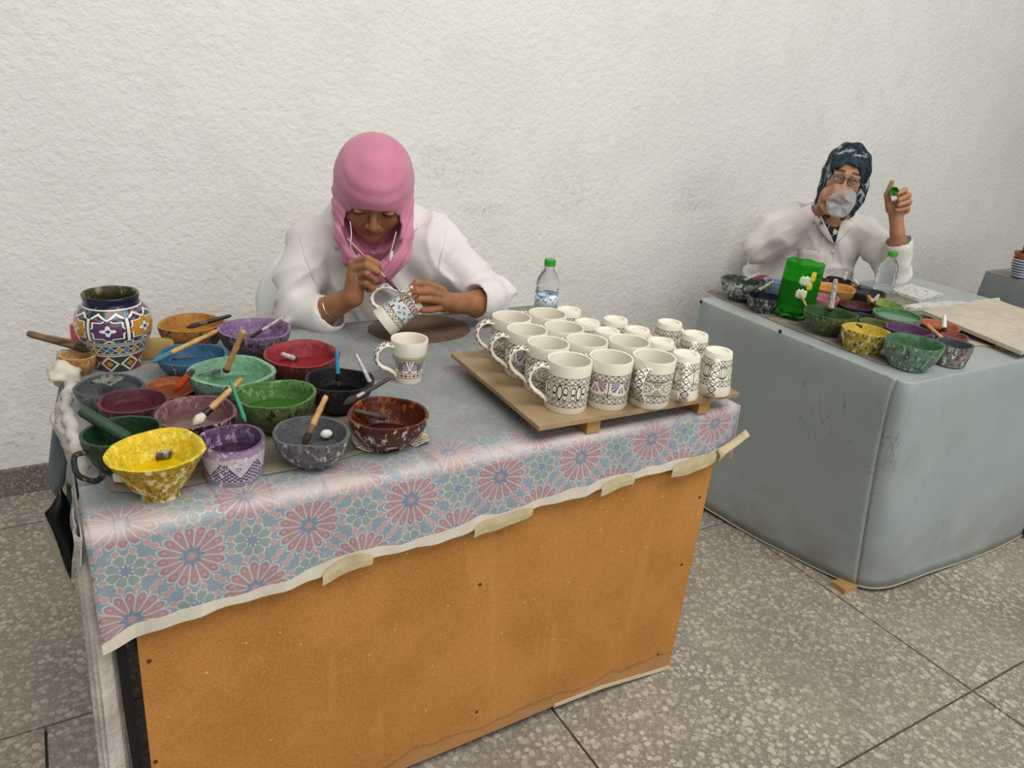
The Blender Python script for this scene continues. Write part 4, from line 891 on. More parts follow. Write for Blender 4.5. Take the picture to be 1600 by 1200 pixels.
# ================================================================== SDF SCULPTING
class SDF:
    def __init__(s, lo, hi, h):
        s.h = h; s.lo = np.array(lo, float); n = np.ceil((np.array(hi)-s.lo)/h).astype(int)+1
        s.ax = [s.lo[i]+h*np.arange(n[i]) for i in range(3)]; s.D = np.full(n, .08, np.float32)
    def sub(s, lo, hi):
        i0 = np.maximum(np.floor((np.array(lo)-s.lo)/s.h).astype(int), 0); i1 = np.minimum(np.ceil((np.array(hi)-s.lo)/s.h).astype(int)+1, s.D.shape)
        if (i1 <= i0).any(): return None, None
        sl = tuple(slice(a, b) for a, b in zip(i0, i1))
        g = np.meshgrid(*[s.ax[k][sl[k]].astype(np.float32) for k in range(3)], indexing='ij', sparse=True)
        return sl, g
    def put(s, sl, d, k, op='u'):
        D = s.D[sl]
        if op == 'u':
            if k > 0: hh = np.clip(.5+.5*(D-d)/k, 0, 1); s.D[sl] = D+(d-D)*hh-k*hh*(1-hh)
            else: s.D[sl] = np.minimum(D, d)
        else:
            d = -d
            if k > 0: hh = np.clip(.5-.5*(D-d)/k, 0, 1); s.D[sl] = D+(d-D)*hh+k*hh*(1-hh)
            else: s.D[sl] = np.maximum(D, d)
    def cap(s, a, b, ra, rb=None, k=.01, op='u', sy=1.0):
        a = np.array(a, float); b = np.array(b, float); rb = ra if rb is None else rb; m = max(ra, rb)*max(1, 1/sy)+k+3*s.h
        sl, g = s.sub(np.minimum(a, b)-m, np.maximum(a, b)+m)
        if sl is None: return
        d = b-a; l2 = max(d@d, 1e-12)
        t = np.clip(((g[0]-a[0])*d[0]+(g[1]-a[1])*d[1]+(g[2]-a[2])*d[2])/l2, 0, 1)
        q = np.sqrt((g[0]-a[0]-t*d[0])**2+((g[1]-a[1]-t*d[1])*sy)**2+(g[2]-a[2]-t*d[2])**2)-(ra+(rb-ra)*t)
        s.put(sl, q.astype(np.float32), k, op)
    def chain(s, pts, rs, k=.006):
        for i in range(len(pts)-1): s.cap(pts[i], pts[i+1], rs[i], rs[i+1], k)
    def ell(s, c, r, k=.01, op='u', R=None):
        c = np.array(c, float); r = np.array(r, float); m = r.max()+k+3*s.h
        sl, g = s.sub(c-m, c+m)
        if sl is None: return
        x, y, z = g[0]-c[0], g[1]-c[1], g[2]-c[2]
        if R is not None: x, y, z = (R[0][i]*x+R[1][i]*y+R[2][i]*z for i in range(3))   # R columns = local axes
        k0 = np.sqrt((x/r[0])**2+(y/r[1])**2+(z/r[2])**2); k1 = np.sqrt((x/r[0]**2)**2+(y/r[1]**2)**2+(z/r[2]**2)**2)+1e-9
        s.put(sl, (k0*(k0-1)/k1).astype(np.float32), k, op)
    def warp(s, fn, lo=None, hi=None):
        sl, g = s.sub(lo if lo is not None else s.lo, hi if hi is not None else s.lo+s.h*np.array(s.D.shape))
        s.D[sl] += fn(*g).astype(np.float32)
    def mesh(s, name, smooth=1):
        D = s.D; h = s.h; ins = D < 0; n = D.shape
        c = [ins[i:n[0]-1+i, j:n[1]-1+j, k:n[2]-1+k] for i in (0, 1) for j in (0, 1) for k in (0, 1)]
        al = c[0].copy(); an = c[0].copy()
        for q in c[1:]: al &= q; an |= q
        cells = np.argwhere(an & ~al); idx = np.full((n[0]-1, n[1]-1, n[2]-1), -1, np.int32); idx[tuple(cells.T)] = np.arange(len(cells))
        V = np.zeros((len(cells), 3)); W = np.zeros(len(cells)); off = [(i, j, k) for i in (0, 1) for j in (0, 1) for k in (0, 1)]
        val = {o: D[cells[:, 0]+o[0], cells[:, 1]+o[1], cells[:, 2]+o[2]] for o in off}
        for o in off:
            for ax in range(3):
                if o[ax] == 0:
                    p = list(o); p[ax] = 1; p = tuple(p); a, b = val[o], val[p]; m = (a < 0) != (b < 0)
                    t = np.where(m, a/np.where(m, a-b, 1), 0); pt = np.tile(np.array(o, float), (len(cells), 1)); pt[:, ax] += t
                    V[m] += pt[m]; W[m] += 1
        V = (cells+V/W[:, None])*h+s.lo
        F = []
        for ax in range(3):
            a1, a2 = (ax+1) % 3, (ax+2) % 3
            sa = [slice(None)]*3; sb = [slice(None)]*3; sa[ax] = slice(0, n[ax]-1); sb[ax] = slice(1, n[ax])
            A, B = ins[tuple(sa)], ins[tuple(sb)]
            e = np.argwhere(A != B); e = e[(e[:, a1] > 0) & (e[:, a2] > 0) & (e[:, a1] < n[a1]-1) & (e[:, a2] < n[a2]-1)]
            fl = A[tuple(e.T)]
            def cid(d1, d2):
                q = e.copy(); q[:, a1] += d1; q[:, a2] += d2; return idx[tuple(q.T)]
            quad = np.stack([cid(-1, -1), cid(0, -1), cid(0, 0), cid(-1, 0)], 1)
            quad[~fl] = quad[~fl][:, ::-1]; F.append(quad)
        F = np.concatenate(F); F = F[(F >= 0).all(1)]
        lab = np.arange(len(V))
        E_ = np.concatenate([F[:, [0, 1]], F[:, [1, 2]], F[:, [2, 3]], F[:, [3, 0]]])
        for _ in range(400):
            m_ = np.minimum(lab[E_[:, 0]], lab[E_[:, 1]]); l2 = lab.copy(); np.minimum.at(l2, E_[:, 0], m_); np.minimum.at(l2, E_[:, 1], m_); l2 = l2[l2]
            if (l2 == lab).all(): break
            lab = l2
        keep = lab == np.bincount(lab).argmax(); F = F[keep[F].all(1)]; nw = np.cumsum(keep)-1; V = V[keep]; F = nw[F]
        for _ in range(smooth):
            S = np.zeros_like(V); N = np.zeros(len(V))
            for i in range(4):
                a, b = F[:, i], F[:, (i+1) % 4]; np.add.at(S, a, V[b]); np.add.at(N, a, 1); np.add.at(S, b, V[a]); np.add.at(N, b, 1)
            N[N == 0] = 1; V = V*.5+.5*S/N[:, None]
        me = bpy.data.meshes.new(name); me.vertices.add(len(V)); me.vertices.foreach_set('co', V.astype(np.float32).ravel())
        me.loops.add(F.size); me.loops.foreach_set('vertex_index', F.astype(np.int32).ravel()); me.polygons.add(len(F))
        me.polygons.foreach_set('loop_start', np.arange(0, F.size, 4, dtype=np.int32)); me.polygons.foreach_set('loop_total', np.full(len(F), 4, np.int32))
        me.update(calc_edges=True); me.validate(); return me, V, F
def set_attr(me, name, val):
    at = me.attributes.new(name, 'FLOAT', 'POINT'); at.data.foreach_set('value', val.astype(np.float32))
def rotm(rx, ry=0., rz=0.):
    cx, sx, cy, sy, cz, sz = math.cos(rx), math.sin(rx), math.cos(ry), math.sin(ry), math.cos(rz), math.sin(rz)
    return np.array([[cz, -sz, 0], [sz, cz, 0], [0, 0, 1]])@np.array([[cy, 0, sy], [0, 1, 0], [-sy, 0, cy]])@np.array([[1, 0, 0], [0, cx, -sx], [0, sx, cx]])
class Frame:                                     # person's own frame: x to the viewer's right, y away, z up
    def __init__(s, X, Y, yaw):
        s.o = np.array([X, Y, 0.]); s.yaw = yaw; s.ay = np.array([math.sin(yaw), math.cos(yaw), 0]); s.ax = np.array([math.cos(yaw), -math.sin(yaw), 0])
    def loc(s, p): q = np.asarray(p)-s.o; return np.array([q@s.ax, q@s.ay, q[2]])
    def wld(s, p): return s.o+s.ax*p[0]+s.ay*p[1]+np.array([0, 0, p[2]])
    def __call__(s, u, v, d): r = ray(u, v); t = (d-(CC-s.o)@s.ay)/(r@s.ay); return s.loc(CC+r*t)
from mathutils.bvhtree import BVHTree
def stick(fr, bvh, u, v, off=.004):              # point on a garment under a pixel
    o = fr.loc(CC); d = fr.loc(CC+ray(u, v))-o; d = d/np.linalg.norm(d); h = bvh.ray_cast(Vector(o), Vector(d))
    return None if h[0] is None else np.array(h[0])-d*off
def head(S, c, R, k=.012, slim=1.0, closed=False):
    def P(x, y, z): return np.array(c)+R@np.array([x*slim, y, z])
    S.ell(P(0, .008, .025), (.073, .092, .088), .01, R=R); S.ell(P(0, -.033, -.04), (.060*slim, .058, .076), .03, R=R)
    S.ell(P(0, -.045, -.082), (.041*slim, .043, .034), .025, R=R); S.ell(P(0, -.078, -.101), (.018, .015, .014), .02, R=R)
    for sx in (-1, 1):
        S.ell(P(sx*.037, -.064, -.042), (.024, .022, .024), .02, R=R); S.cap(P(sx*.014, -.091, .013), P(sx*(.034 if closed else .046), -.076 if closed else -.078, .010), .009 if not closed else .006, .007 if not closed else .004, .014)
        S.ell(P(sx*.031, -.098, -.006), (.0155, .012, .0095), .012, 's', R=R); S.ell(P(sx*.075, .0, -.02), (.008, .018, .03), .008, R=R)
        S.ell(P(sx*.0115, -.099, -.043), (.0075, .009, .0065), .005, R=R)
        S.ell(P(sx*.031, -.0865, -.006), (.0145, .0135, .0125) if closed else (.0125, .0115, .0115), .003, R=R)     # lids over the eyeball
    if not closed:
        for sx in (-1, 1): S.cap(P(sx*.020, -.0885, .0005), P(sx*.043, -.084, .0), .0085, .008, .004)
    S.cap(P(0, -.088, .006), P(0, -.110, -.038), .0075, .0105, .010); S.ell(P(0, -.107, -.042), (.009, .009, .007), .006, R=R)
    S.ell(P(0, -.088, -.0655), (.024, .012, .010), .012, R=R)
    S.cap(P(-.019, -.089, -.0665), P(0, -.0985, -.0645), .0035, .0055, .004); S.cap(P(.019, -.089, -.0665), P(0, -.0985, -.0645), .0035, .0055, .004)
    S.cap(P(-.016, -.089, -.073), P(.016, -.089, -.073), .005, .005, .004); S.ell(P(0, -.0955, -.0745), (.012, .006, .005), .004, R=R)
    return P
def face_attr(me, V, c, R, slim=1.0):
    q = (V-np.array(c))@R; x, y, z = q[:, 0]/slim, q[:, 1], q[:, 2]; fr = y < -.05
    lip = np.clip(1.4-np.sqrt((x/.021)**2+((z+.0695)/.0085)**2), 0, .45)/.45*fr*(y < -.08)
    zb = .0165+.004*np.cos(x/.03*1.2)-.002; ax = np.abs(x)
    brow = np.clip(1.3-np.abs(z-zb-.003)/.0042, 0, .6)/.6*(ax > .012)*(ax < .05)*fr
    lash = np.clip(1.4-np.abs(z+.0035+.35*(ax-.031)**2/.012)/.0032, 0, .6)/.6*(ax > .0175)*(ax < .0455)*fr
    set_attr(me, 'lip', lip); set_attr(me, 'hairline', np.maximum(brow, lash))
def m_skin(name, base, dark, lip):
    g = G(name); n = g.noise(28, 4, .6); col = g.mix(n.ramp(.3, .7), base, dark)
    col = g.mix(g.attr('lip', 'Fac')*.75, col, lip); col = g.mix(g.attr('hairline', 'Fac')*.85, col, '#241a16')
    g.bump(g.noise(240, 3), .12, .0015); return g.out(col, .5, spec=.35, sss=.12)
def eyeball(parent, c, R, P):
    for sx in (-1, 1):
        b = MB(); b.lathe([(.0105*math.sin(t), -.0105*math.cos(t)) for t in np.linspace(.02, PI-.02, 14)], 20)
        g = _mc.get('eye')
        if g is None:
            g = G('eye'); x, y, z = g.sep(g.tc()); r = g.L(x, y); col = g.mix((r < .0048) & (z > 0), '#e6e0da', '#3a2418'); col = g.mix((r < .0022) & (z > 0), col, '#080606'); _mc['eye'] = g.out(col, .15); g = _mc['eye']
        o = b.obj('eye', g, parent); o.matrix_local = Matrix.Translation(Vector(P(sx*.031, -.0872, -.007))) @ Matrix([[*r_] for r_ in R]).to_4x4() @ Matrix.Rotation(PI/2, 4, 'X')
def poly_patch(name, fr, bvh, pix, mat, parent, off=.005, solid=.003, cuts=3, wld=None):
    bm = bmesh.new(); P = []
    bm0 = bmesh.new(); vs = [bm0.verts.new((u, v, 0)) for u, v in pix]; bm0.faces.new(vs); bmesh.ops.triangulate(bm0, faces=bm0.faces[:]); bmesh.ops.subdivide_edges(bm0, edges=bm0.edges[:], cuts=cuts, use_grid_fill=True)
    last = None
    for q in bm0.verts:
        h = stick(fr, bvh, q.co.x, q.co.y, off)
        q.tag = h is not None
        if h is not None: q.co = Vector(h)
    bmesh.ops.delete(bm0, geom=[q for q in bm0.verts if not q.tag], context='VERTS')
    bmesh.ops.recalc_face_normals(bm0, faces=bm0.faces[:]); me = bpy.data.meshes.new(name); bm0.to_mesh(me); bm0.free(); bm.free()
    return link(name, me, mat, parent, solid=solid)
def m_coat(name, col, dark):
    g = G(name); n = g.noise(6, 4, .6); c = g.mix(n.ramp(.4, .75)*.6, col, dark); c = g.mix(g.noise(26, 4, .65).ramp(.62, .72)*.3, c, '#c9bcae')
    g.bump(g.noise(9, 3, .55, dist=.8), .35, .012); g.bump(g.noise(500, 1), .08, .0006); return g.out(c, .8, spec=.2, sheen=.2)
def stray(px, n=6): return px
# ---------------------------------------------------------------- chair
mplast = plain('white_chair_plastic', '#e4e6e0', .4, .06, 12)
def chair(label, X, Y, rz):
    t = thing('plastic_chair', label, 'chair', (X, Y, 0), rz, 'white plastic chairs')
    b = MB(); b.box((0, 0, .43), (.44, .42, .022), bev=.009); b.obj('seat', mplast, t)
    for sx in (-1, 1):
        b = MB(); b.tube([(sx*.195, -.19, .43), (sx*.215, -.215, .2), (sx*.225, -.23, 0)], [.024, .02, .017], 10); b.obj('leg', mplast, t)
        b = MB(); b.tube([(sx*.195, .18, .43), (sx*.215, .23, .2), (sx*.225, .26, 0)], [.024, .02, .017], 10); b.obj('leg', mplast, t)
    P = []
    for i in range(25):
        f = i/24*2-1; x = f*.225; row = []
        for k in range(12):
            z = .45+(.43*(1-.34*abs(f)**5))*k/11; row.append((x*(1-.0*k/11), .205+.07*k/11-.055*f*f, z))
        P.append(row)
    b = MB(); b.sheet(P); b.obj('backrest', mplast, t, solid=.010)
    for sx in (-1, 1):
        b = MB(); b.tube(cr([(sx*.225, .2, .62), (sx*.245, .05, .63), (sx*.24, -.12, .625), (sx*.22, -.18, .56), (sx*.2, -.19, .43)], 18), .016, 10); b.obj('armrest', mplast, t)
    return t
# ================================================================== PERSON AT THE NEAR TABLE
F1 = Frame(.745, 1.95, math.atan2(.745, 1.95))
p1 = thing('person', 'person in pink headscarf and white coat bent over painting a mug', 'person', F1.o, -F1.yaw)
f = F1
HC = f(584, 292, -.035); R1 = rotm(math.radians(33), math.radians(2), math.radians(2))
shL, shR = f(480, 380, .07), f(688, 370, .07); elL, elR = f(466, 488, -.03), f(768, 468, -.02)
wrL, wrR = f(551, 463, -.16), f(712, 474, -.13); nk = np.array([(shL[0]+shR[0])/2, .075, 1.02])
# --- skin: head, neck, trunk, arms, hands as one surface
S = SDF((-.30, -.27, .62), (.42, .24, 1.24), .003)
P1 = head(S, HC, R1, slim=1.2, closed=True); S.cap(P1(0, .02, -.06), nk, .05, .055, .03); S.cap(nk, nk+np.array([0, .05, -.28]), .07, .09, .04)
S.cap(shL, shR, .03, .03, .03); S.cap(shL, elL, .036, .036, .02); S.cap(shR, elR, .036, .036, .02)
fc = f(503, 489, -.10); S.chain([elL, fc, wrL], [.040, .036, .0255], .02); fcR = f(752, 474, -.06); S.chain([elR, fcR, wrR], [.041, .038, .025], .02)
S.cap(wrL, f(556, 434, -.165), .025, .025, .012); S.cap(f(552, 413, -.165), f(554, 445, -.165), .0135, .0135, .012)
FR = .0092
for pts in ([(553, 411, -.165), (573, 404, -.192), (588, 412, -.187), (592, 420, -.176)], [(550, 421, -.168), (573, 415, -.199), (589, 424, -.196), (587, 433, -.182)],
            [(551, 433, -.168), (573, 428, -.199), (586, 437, -.194), (580, 444, -.180)], [(554, 445, -.166), (572, 442, -.192), (582, 449, -.187), (575, 453, -.175)]):
    S.chain([f(*q) for q in pts], [.0105, FR+.0008, FR, FR*.8], .003)
S.chain([f(562, 450, -.15), f(578, 434, -.158), f(592, 424, -.170)], [.013, .0105, .0085], .004)
S.cap(wrR, f(694, 469, -.155), .025, .024, .012, sy=1.0); S.cap(f(690, 456, -.162), f(692, 481, -.152), .0135, .0125, .012)
tipsR = []
for pts in ([(692, 454, -.16), (667, 444, -.198), (651, 442, -.214), (643, 448, -.216)], [(690, 461, -.166), (667, 455, -.208), (652, 455, -.222), (641, 459, -.220)],
            [(690, 470, -.166), (669, 467, -.206), (656, 467, -.218), (647, 471, -.215)], [(692, 480, -.158), (673, 484, -.19), (661, 484, -.202), (654, 480, -.202)]):
    S.chain([f(*q) for q in pts], [.0105, FR+.0006, FR, FR*.8], .003); tipsR.append((f(*pts[-1]), f(*pts[-2])))
S.chain([f(698, 478, -.135), f(677, 478, -.150), f(658, 472, -.165)], [.013, .0105, .0085], .004)
me, V, Fq = S.mesh('body'); face_attr(me, V, HC, R1, 1.2)
body1 = link('body', me, m_skin('skin_tan', '#a67452', '#8f6042', '#864640'), p1, angle=180)
# --- coat
S = SDF((-.42, -.22, .44), (.46, .40, 1.14), .0045)
S.ell((.01, .14, .72), (.235, .15, .30), .02); S.cap((.16, .06, .93), (.19, .05, .87), .07, .06, .04); S.cap((.17, .14, .85), (.2, .14, .6), .08, .08, .04); S.ell((nk[0], .115, .95), (.185, .095, .13), .06)
S.cap(shL+[.02, .01, -.02], shR+[-.02, .01, -.02], .058, .058, .05); S.cap(nk+[-.05, .03, .0], nk+[.05, .03, 0], .06, .06, .05)
S.chain([shL, (shL+elL)/2+[-.006, 0, 0], elL+[-.002, .01, 0]], [.060, .062, .056], .03); cuL = f(509, 494, -.105)
S.chain([elL+[-.004, .01, 0], cuL], [.060, .053], .02); S.chain([shR, (shR+elR)/2+[-.012, 0, -.004], elR], [.060, .058, .054], .03); cuR = f(752, 470, -.06)
S.chain([elR, cuR], [.056, .054], .015); S.cap(cuR+[.016, .006, .004], cuR+[.004, -.004, 0], .058, .055, .006)
S.ell((-.01, .13, .46), (.22, .16, .13), .06)
def cuffmask(x, y, z, *cs):
    m = 1.0
    for c_ in cs: m = m*np.clip((np.sqrt((x-c_[0])**2+(y-c_[1])**2+(z-c_[2])**2)-.055)/.05, .0, 1)
    return m
def folds1(x, y, z):
    w = .5+.5*np.clip((np.abs(x)-.10)/.1, 0, 1)
    a = np.sin(52*z+26*x+5*np.sin(14*x+9*y))*np.sin(17*x-9*z+3*y); b_ = np.sin(70*(z+.55*np.abs(x-.02))+6*np.sin(20*y+9*x)); c_ = np.sin(38*x+11*np.sin(6*z+2)+20*y)
    cr1 = (1-np.abs(np.sin(13*z+17*np.abs(x-.02)+9*y+1.3*np.sin(9*z+14*y))))**3; cr2 = (1-np.abs(np.sin(18*z-11*np.abs(x-.02)+12*y+1.6*np.sin(12*x))))**3
    return cuffmask(x, y, z, cuL, cuR)*(.003*a*w+.002*b_*w+.0025*c_-.012*cr1*w-.008*cr2+.004)
S.warp(folds1)
dr = fc-cuL; dr = (wrL-cuL)/np.linalg.norm(wrL-cuL); S.cap(cuL+dr*.008, cuL+dr*.12, .042, .040, .004, 's'); drR = (wrR-cuR)/np.linalg.norm(wrR-cuR); S.cap(cuR+drR*.035, cuR+drR*.16, .046, .044, .004, 's')
S.cap(nk+[0, -.02, .03], nk+[0, -.06, .2], .075, .09, .01, 's')
me, V, Fq = S.mesh('coat', 3); mcoat = m_coat('white_coat_cotton', '#dedad6', '#d0cbc8'); link('coat', me, mcoat, p1, angle=180)
bv = BVHTree.FromPolygons([tuple(q) for q in V], [tuple(q) for q in Fq.tolist()])
poly_patch('collar', f, bv, [(519, 332), (533, 322), (538, 360), (533, 388), (522, 386)], mcoat, p1, .010, .004)
poly_patch('collar', f, bv, [(634, 318), (642, 322), (653, 356), (634, 371), (626, 378)], mcoat, p1, .010, .004)
poly_patch('lapel', f, bv, [(628, 376), (640, 398), (620, 424), (608, 440), (612, 405)], mcoat, p1, .008, .003)
mstitch = plain('seam_stitch', '#dcd8d4', .8)
def seam(pix, name='seam', fr=None, b_=None, par=None, r=.0016, m=None, off=.0005):
    pts = [stick(fr or f, b_ or bv, u, v, off) for u, v in pix]; pts = [q for q in pts if q is not None]
    if len(pts) > 1: bb = MB(); bb.tube(cr(pts, 6*len(pts)), r, 6); return bb.obj(name, m or mstitch, par or p1)
seam([(462, 344), (468, 368), (475, 395), (484, 420), (497, 450)]); seam([(700, 335), (697, 360), (692, 390), (686, 420)])
# --- scarf
S = SDF((-.17, -.20, .84), (.17, .20, 1.31), .003)
def HP(x, y, z): return HC+R1@np.array([x, y, z])
S.ell(HP(0, .014, .024), (.099, .118, .102), .02, R=R1); S.ell(HP(0, .018, -.04), (.094, .095, .10), .04, R=R1)
S.cap(nk+[0, .0, .035], nk+[0, -.02, -.01], .095, .10, .05)
S.ell(HP(0, -.012, -.075), (.093, .070, .085), .05, R=R1)
for pts, rr in (([(538, 330, -.06), (541, 370, -.075), (556, 402, -.085), (584, 424, -.088)], [.024, .026, .027, .022]), ([(629, 330, -.06), (628, 368, -.075), (618, 398, -.088), (600, 428, -.085)], [.024, .026, .027, .024]),
                ([(552, 396, -.09), (578, 408, -.098), (603, 408, -.098), (622, 392, -.088)], [.018, .020, .020, .018]), ([(606, 402, -.09), (592, 420, -.095), (578, 432, -.088)], [.016, .018, .016])):
    S.chain([f(*q) for q in pts], rr, .028)
S.ell(HP(0, -.085, -.066), (.076, .10, .081), .006, 's', R=R1)          # face opening
S.ell(HP(0, -.01, -.042), (.064, .070, .056), .004, 's', R=R1)
def folds2(x, y, z):
    q = [R1[0][i]*(x-HC[0])+R1[1][i]*(y-HC[1])+R1[2][i]*(z-HC[2]) for i in range(3)]
    up_ = np.clip((q[2]+.02)/.05, 0, 1)
    crown = .0012*np.sin(230*(q[2]-.35*q[1]+2.2*q[0]**2))*up_*np.clip(.5+.5*np.sin(30*q[2]+9*q[1]), 0, 1)+.0016*np.sin(70*(q[2]*.8-q[1]*.5+4*q[0]**2))*up_
    low = (1-up_)*(.0016*np.sin(190*x+45*y+1.5*np.sin(11*z)-110*(z-.95)*np.sign(x-.01))+.0018*np.sin(310*x+80*y+2*np.sin(17*z)-190*(z-.95)*np.sign(x-.01)))
    mk = np.clip((np.abs(q[0])-.045)/.025, 0, 1)+np.clip((-.085-q[2])/.02, 0, 1)
    return crown+low*np.clip(mk, 0, 1)
S.warp(folds2)
me, V2, Fq2 = S.mesh('headscarf', 3); g = G('pink_scarf'); x, y, z = g.sep(g.tc()); n = g.noise(14, 4)
col = g.mix(n.ramp(.3, .7), '#c97f96', '#ba7089'); ln = ((z*1.0+y*.55+x*x*2.5)*260.0).fr() < .28; col = g.mix(ln*.35, col, '#dba3b4'); g.bump(g.noise(700, 1), .1, .0006); mpink = g.out(col, .75, spec=.2, sheen=.3)
link('headscarf', me, mpink, p1, angle=180); bv2 = BVHTree.FromPolygons([tuple(q) for q in V2], [tuple(q) for q in Fq2.tolist()])
mcord = plain('white_cord', '#eeeae6', .6)
def cord(pts, name='cord', r=.0012, par=None, m=None): bb = MB(); bb.tube(cr(pts, 8*len(pts)), r, 6); return bb.obj(name, m or mcord, par or p1)
cord([f(547, 346, -.125), f(549, 365, -.13), f(548, 385, -.14), f(556, 400, -.13), f(566, 412, -.12)]); cord([f(619, 362, -.125), f(614, 382, -.13), f(607, 405, -.125), f(604, 436, -.115)])
bb = MB(); bb.tube([f(613, 392, -.13), f(611, 400, -.132), f(609, 408, -.13)], [.002, .005, .002], 8); bb.obj('cord_toggle', mcord, p1)
# nails, ring, bracelet
for a_, b_ in tipsR[:3]:
    d_ = (a_-b_)/np.linalg.norm(a_-b_); bb = MB(); bb.lathe([(.0046*math.sin(t), -.0012*math.cos(t)) for t in np.linspace(.1, PI-.1, 8)], 12)
    o = bb.obj('fingernail', plain('white_nail', '#ece4de', .3), p1); o.location = a_+d_*.001+np.array([0, -.0066, .001]); o.rotation_euler = (PI/2, 0, 0)
def ring_at(c, ax_, R_, r, name, m):
    ax_ = ax_/np.linalg.norm(ax_); u_ = np.cross(ax_, [0, 0, 1.]); u_ /= np.linalg.norm(u_); w_ = np.cross(ax_, u_)
    bb = MB(); bb.tube([c+R_*(math.cos(t)*u_+math.sin(t)*w_) for t in np.linspace(0, 2*PI, 25)], r, 6); bb.obj(name, m, p1)
msil = plain('silver', '#c9c4ba', .25, metal=.9)
ring_at(f(560, 431, -.182), f(573, 428, -.199)-f(551, 433, -.168), .0112, .0016, 'finger_ring', msil); ring_at(fc*.62+wrL*.38, wrL-fc, .0345, .0009, 'bracelet', msil)
# --- trousers and feet under the table
S = SDF((-.28, -.42, 0), (.28, .40, .62), .009)
for sx in (-1, 1):
    S.chain([np.array([sx*.10, .16, .50]), np.array([sx*.12, -.18, .50]), np.array([sx*.11, -.20, .09])], [.10, .075, .052], .03)
S.ell((0, .15, .52), (.19, .15, .10), .04); me, _, _ = S.mesh('trousers'); mtr = plain('dark_trousers', '#2b2c33', .85); link('trousers', me, mtr, p1, angle=180)
def shoe(par, sx, y0):
    S = SDF((sx*.11-.07, y0-.2, 0), (sx*.11+.07, y0+.12, .13), .006); S.cap((sx*.11, y0+.02, .045), (sx*.11, y0-.12, .035), .042, .038, .02); S.cap((sx*.11, y0, .05), (sx*.11, y0, .09), .042, .042, .02)
    me, _, _ = S.mesh('shoe'); link('shoe', me, plain('black_shoe', '#1a1a1c', .5), par, angle=180)
for sx in (-1, 1): shoe(p1, sx, -.20)
q = F1.wld((-.10, .10, 0)); chair('white plastic chair behind the pink-scarved person', q[0], q[1], -F1.yaw+.12)
# --- mug and brush in her hands
bc, rc = F1.wld(f(652, 465, -.185)), F1.wld(f(597, 506, -.200)); zA = (rc-bc)/np.linalg.norm(rc-bc)
view = (bc-CC)/np.linalg.norm(bc-CC); xA = np.cross(view, zA); xA /= np.linalg.norm(xA)
if xA[2] < 0: xA = -xA
xA = xA*math.cos(.2)+np.cross(zA, xA)*math.sin(.2)*0; yA = np.cross(zA, xA)
mid = (bc+rc)/2; b0 = mid-zA*.054
mat = Matrix([[xA[i], yA[i], zA[i], b0[i]] for i in range(3)]+[[0, 0, 0, 1]])
mug('half-painted mug with blue flower held tilted in the hands', 'held', (0, 0, 0), group='painted mugs', mat=mat)
def brush3(label, A, Cc, hr, hm, tipm, ferr, tl=.022):
    d = Cc-A; L = np.linalg.norm(d); d = d/L; t = thing('paintbrush', label, 'brush', A, group='paintbrushes')
    b = MB(); b.tube([d*(tl+.03), d*(L*.5), d*L], [hr, hr*.9, hr*.6], 10); b.obj('handle', PM[hm], t)
    b = MB(); b.tube([d*tl, d*(tl+.015), d*(tl+.035)], [hr*1.0, hr*1.5, hr*1.05], 10); b.obj('ferrule', PM[ferr], t)
    b = MB(); b.tube([d*0, d*tl*.5, d*(tl+.002)], [hr*.15, hr*.45, hr*.9], 8); b.obj('bristles', PM[tipm], t)
brush3('dark red brush held above the half-painted mug', F1.wld(f(627, 459, -.226)), F1.wld(f(543, 373, -.150)), .0034, 'pinktape', 'bristle_dark', 'redwood')
# ================================================================== PERSON AT THE FAR TABLE
F2 = Frame(2.83, 2.10, math.atan2(2.83, 2.10)); f = F2
p2 = thing('person', 'person in dark floral headscarf and glasses drinking from a bottle', 'person', F2.o, -F2.yaw)
HC2 = f(1321, 272, .0); R2 = rotm(math.radians(-2), math.radians(-7), math.radians(7))
R2 = rotm(0, math.radians(7), 0)@rotm(math.radians(2), 0, math.radians(5))
sA, sB = f(1238, 340, .05), f(1350, 360, .05); eA, eB = f(1186, 388, -.06), f(1398, 428, -.02); wA, wB = f(1284, 326, -.15), f(1402, 362, -.12); nk2 = np.array([(sA[0]+sB[0])/2+.02, .05, sA[2]*.5+sB[2]*.5+.04])
S = SDF((-.45, -.30, .70), (.38, .22, 1.32), .0035)
PP = head(S, HC2, R2, slim=1.0); S.cap(PP(0, .02, -.06), nk2, .045, .052, .03); S.cap(nk2, nk2+[0, .04, -.25], .07, .09, .04); S.cap(sA, sB, .03, .03, .03)
S.cap(sA, eA, .034, .034, .02); S.cap(sB, eB, .034, .034, .02); S.chain([eA, (eA+wA)/2, wA], [.034, .026, .021], .02); S.chain([eB, (eB+wB)/2, wB], [.036, .036, .024], .02)
S.cap(wA, f(1290, 306, -.185), .024, .022, .012); S.cap(f(1291, 298, -.185), f(1288, 312, -.195), .014, .013, .012)
for pts in ([(1291, 298, -.185), (1306, 291, -.215), (1318, 293, -.222), (1325, 298, -.222)], [(1290, 302, -.19), (1306, 296, -.225), (1319, 298, -.232), (1327, 303, -.232)], [(1289, 307, -.193), (1304, 302, -.232), (1316, 304, -.240), (1322, 309, -.240)], [(1288, 312, -.195), (1300, 309, -.232), (1309, 311, -.240), (1315, 315, -.240)]):
    S.chain([f(*q) for q in pts], [.0105, .0098, .0092, .0078], .003)
S.chain([f(1284, 318, -.18), f(1289, 328, -.215), f(1296, 333, -.235)], [.013, .0105, .009], .004)
S.cap(wB, f(1399, 324, -.135), .025, .028, .015); S.cap(f(1408, 304, -.135), f(1416, 328, -.13), .015, .015, .015)
